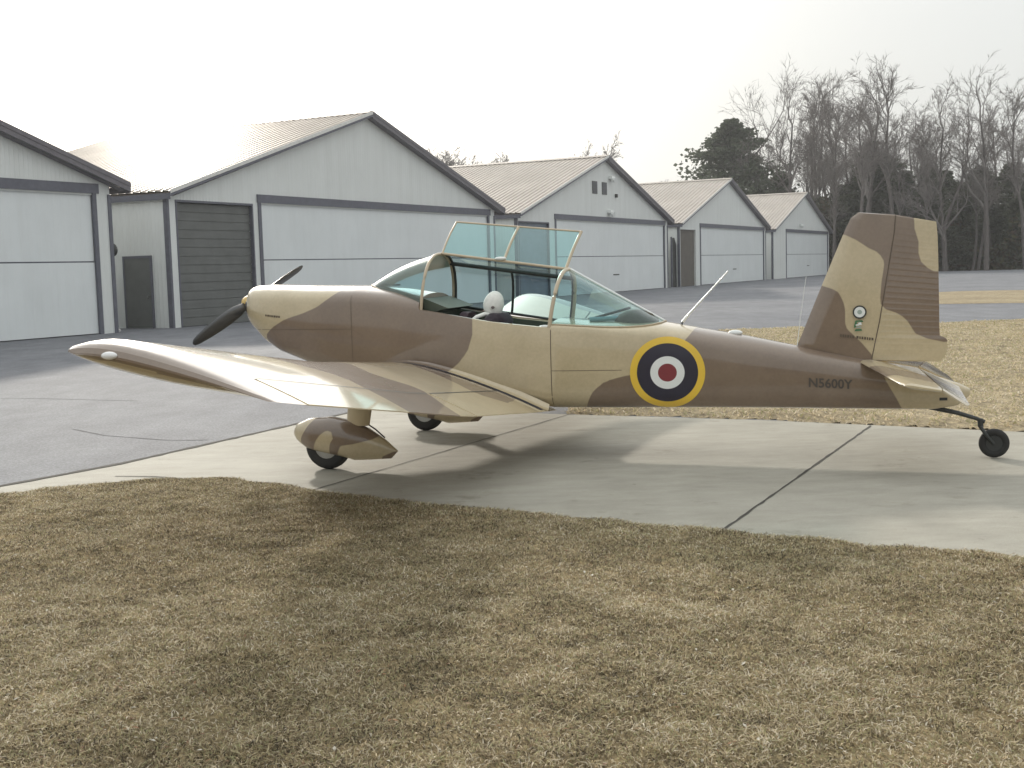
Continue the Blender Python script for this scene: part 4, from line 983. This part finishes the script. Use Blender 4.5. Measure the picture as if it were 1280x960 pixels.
BT = [ (945, 74, 150, 0, .3, 'spreading bare tree behind the dark pine'),
       (1004, 84, 142, 3, 1.0, 'slim straight bare tree just right of the dark pine'),
       (1078, 64, 128, 2, 2.0, 'tall bare tree rising over the leading edge of the tail fin'),
       (1116, 60, 126, 1, 4.0, 'tall forked bare tree right above the top of the tail fin'),
       (1180, 74, 124, 4, 0.5, 'wide branching bare tree above the right edge of the rudder'),
       (1233, 62, 122, 2, 3.3, 'tallest bare tree near the right edge of the wood'),
       (1282, 92, 120, 1, 5.2, 'bare tree cut by the right edge of the photo') ]
for px, row, dep, v, rz, lb in BT:
    x, y = px_world(px, dep); place_bare(v, x, y, toph(px, row, dep), rz, lb, 'bare trees of the wood')
rng = random.Random(77)
for i in range(42):
    px = rng.uniform(985, 1330) if i > 7 else rng.uniform(1000, 1090); dep = rng.uniform(122, 168); x, y = px_world(px, dep)
    place_bare(rng.choice((1, 2, 3, 3, 5, 5)), x, y, toph(px, rng.uniform(92, 190), dep)*rng.uniform(.92, 1.05), rng.uniform(0, 6.28), 'slender bare tree standing among others deep in the wood', 'slender trees deep in the wood')
FT = 'pale treetops over the hangar roofs'
for px, row, dep, v, rz, wd, lb, gp in [(546, 184, 150, 6, 1.0, 1.2, 'pale bare treetops above the roof valley right of the big hangar gable', FT), (563, 178, 152, 6, 2.5, 1.2, 'pale bare treetops above the roof valley right of the big hangar gable', FT),
                               (580, 186, 155, 6, 4.0, 1.1, 'pale bare treetops above the roof valley right of the big hangar gable', FT), (604, 192, 160, 6, 3.0, 1.2, 'low pale treetops above the left end of the vented hangar ridge', FT), (625, 190, 162, 6, 5.0, 1.2, 'low pale treetops above the left end of the vented hangar ridge', FT),
                               (716, 166, 150, 7, 0.2, .8, 'thin bare treetop left of the vented hangar peak', None), (741, 166, 152, 7, 2.2, .8, 'thin bare treetop nearest the vented hangar peak', None), (832, 222, 170, 6, 1.4, 1.0, 'faint treetop in the dip before the fourth hangar', None),
                               (84, 176, 110, 6, 4.0, 1.0, 'pale treetop peeping over the roof at the far left', None)]:
    x, y = px_world(px, dep); place_bare(v, x, y, toph(px, row, dep), rz, lb, gp, wd)
def leaf_mesh(name, pts, size, seed, flat=.3):
    r = np.random.RandomState(seed); n = len(pts); P = np.array(pts)
    a = r.normal(size=(n, 3)); a[:, 2] *= flat; a /= np.linalg.norm(a, axis=1)[:, None]; b = np.cross(a, r.normal(size=(n, 3))); b /= np.linalg.norm(b, axis=1)[:, None]
    s = size*r.uniform(.5, 1.4, n)[:, None]; w = s*.38
    Vv = np.stack([P-a*s*.5, P+b*w, P+a*s*.5, P-b*w], 1).reshape(-1, 3)
    me = bpy.data.meshes.new(name); me.from_pydata(Vv.tolist(), [], [(4*i, 4*i+1, 4*i+2, 4*i+3) for i in range(n)]); me.update(); return me
def pine_parts(seed, H, base, R, n, mat_, shape='pine'):
    rng = random.Random(seed); segs = [(Vector((0, 0, -.2)), H*.016, Vector((0, 0, H*.95)), .03, 7)]; pts = []
    nl = int(H*2.4)
    for k in range(nl):
        t = (k+.5)/nl; z = base+(H-base)*t; rad_ = R*((1-t)**.75*.95+.05)*rng.uniform(.6, 1.15)
        if shape == 'cedar': rad_ = R*(min(1, t*3.0+.45)*(1-t)**.5)*rng.uniform(.65, 1.1)
        m = 5
        for j in range(m):
            az = rng.uniform(0, 6.283); L = rad_*rng.uniform(.6, 1.1); dz = L*rng.uniform(-.08, .28)
            e1 = Vector((math.cos(az)*L, math.sin(az)*L, z+dz)); segs.append((Vector((0, 0, z)), .05, e1, .012, 3))
            cnt = max(3, int(n/(nl*m)))
            for _ in range(cnt):
                u = rng.random()**.45; p = Vector((0, 0, z)).lerp(e1, u); sg = .10*L+.12
                pts.append((p.x+rng.gauss(0, sg), p.y+rng.gauss(0, sg), p.z+rng.gauss(0, sg*.45)))
    tr = tubes_to_mesh(segs, 'trunk'); tr.materials.append(BARK)
    cr = leaf_mesh('crown', pts, .46, seed); cr.materials.append(mat_); return tr, cr
PV = [pine_parts(3, 18, 2.0, 11.0, 24000, PINE), pine_parts(4, 15, .8, 4.8, 24000, CEDAR, 'cedar'), pine_parts(5, 15, 1.0, 5.4, 22000, CEDAR, 'cedar')]
def place_pine(name, v, x, y, h, H0_, rz, label, group, cat='tree'):
    r = empty(name, (x, y, 0), rz); r.scale = (h/H0_,)*3; tag(r, label, cat, group)
    link('trunk', PV[v][0], None, r); link('crown', PV[v][1], None, r)
x, y = px_world(917, 150); place_pine('pine_tree', 0, x, y, toph(917, 150, 150), 18, .7, 'broad dark pine behind the two farthest hangars', 'evergreens of the wood')
CD = [(1088, 178, 133, 1, 'tallest dense evergreen, right behind the top of the tail fin'), (1052, 232, 138, 2, 'squat evergreen between the farthest hangar and the tail fin'), (1128, 214, 130, 2, 'dark evergreen above the rudder corner'),
      (1160, 205, 136, 1, 'evergreen just right of the rudder top'), (1200, 232, 128, 2, 'dark evergreen over the pale shed'), (1240, 222, 132, 1, 'evergreen near the right edge with a narrow crown'), (1278, 240, 126, 2, 'evergreen cut by the right edge of the photo'),
      (975, 215, 152, 2, 'small evergreen half hidden by the dark pine'), (1020, 262, 140, 2, 'low evergreen over the right roof slope of the farthest hangar'),
      (1072, 215, 146, 1, 'evergreen set back between the two beside the fin tip'), (1110, 196, 148, 2, 'tall evergreen set back above the rudder'), (1182, 214, 146, 1, 'evergreen set back left of the pale shed'), (1222, 208, 150, 2, 'evergreen set back right of the pale shed'), (1262, 205, 148, 1, 'tall evergreen set back near the right edge'), (1310, 215, 140, 2, 'evergreen mostly beyond the right edge of the photo')]
for i, (px, row, dep, v, lb) in enumerate(CD):
    x, y = px_world(px, dep); place_pine('evergreen_tree', v, x, y, toph(px, row, dep), 15, i*1.3, lb, 'evergreens of the wood')
# undergrowth along the foot of the wood
r = np.random.RandomState(5); n = 52000; px = r.uniform(1000, 1400, n); dep = 118+ (1400-px)*.045 + r.exponential(9, n)
top = np.clip(4.6*(.35+vnoise(px, px*0, 24, 8))*(1+.02*(dep-118)), .5, 9)
pts = []
for a, d_, tt in zip(px, dep, top):
    xx, yy = px_world(a, d_); pts.append((xx, yy, tt*r.rand()**1.2))
me = leaf_mesh('undergrowth', pts, .45, 6, 1.0); me.materials.append(OLIVE); me.materials.append(BRUSH); me.materials.append(CEDAR)
me.polygons.foreach_set('material_index', r.choice([0, 1, 2], n, p=[.3, .3, .4]).tolist())
tag(link('undergrowth', me), 'tangled brush and saplings along the foot of the wood', kind='stuff')
# pale shed glimpsed between the trunks
x, y = px_world(1199, 160); sh = empty('shed', (x, y, 0), -.3); tag(sh, 'small pale shed glimpsed between dark trunks right of the rudder', 'shed')
MB().box(-1.1, 1.1, 0, 2.2, 0, 2.0).build('wall', WHT, sh)
MB().prism([(-1.25, 2.0), (0, 2.5), (1.25, 2.0)], 1, -.15, 2.35).build('roof', ROOF, sh)

# ------------------------------------------------------------------ thin winter haze
hz = bpy.data.materials.new('haze_air'); hz.use_nodes = True; hn = hz.node_tree; hn.nodes.clear()
ho = hn.nodes.new('ShaderNodeOutputMaterial'); hv = hn.nodes.new('ShaderNodeVolumePrincipled')
hv.inputs['Color'].default_value = (.93, .95, .97, 1); hv.inputs['Density'].default_value = .00045; hv.inputs['Anisotropy'].default_value = .35
hn.links.new(hv.outputs[0], ho.inputs['Volume'])
tag(MB().box(-440, 440, -60, 640, -1, 30).build('haze', hz), kind='stuff')
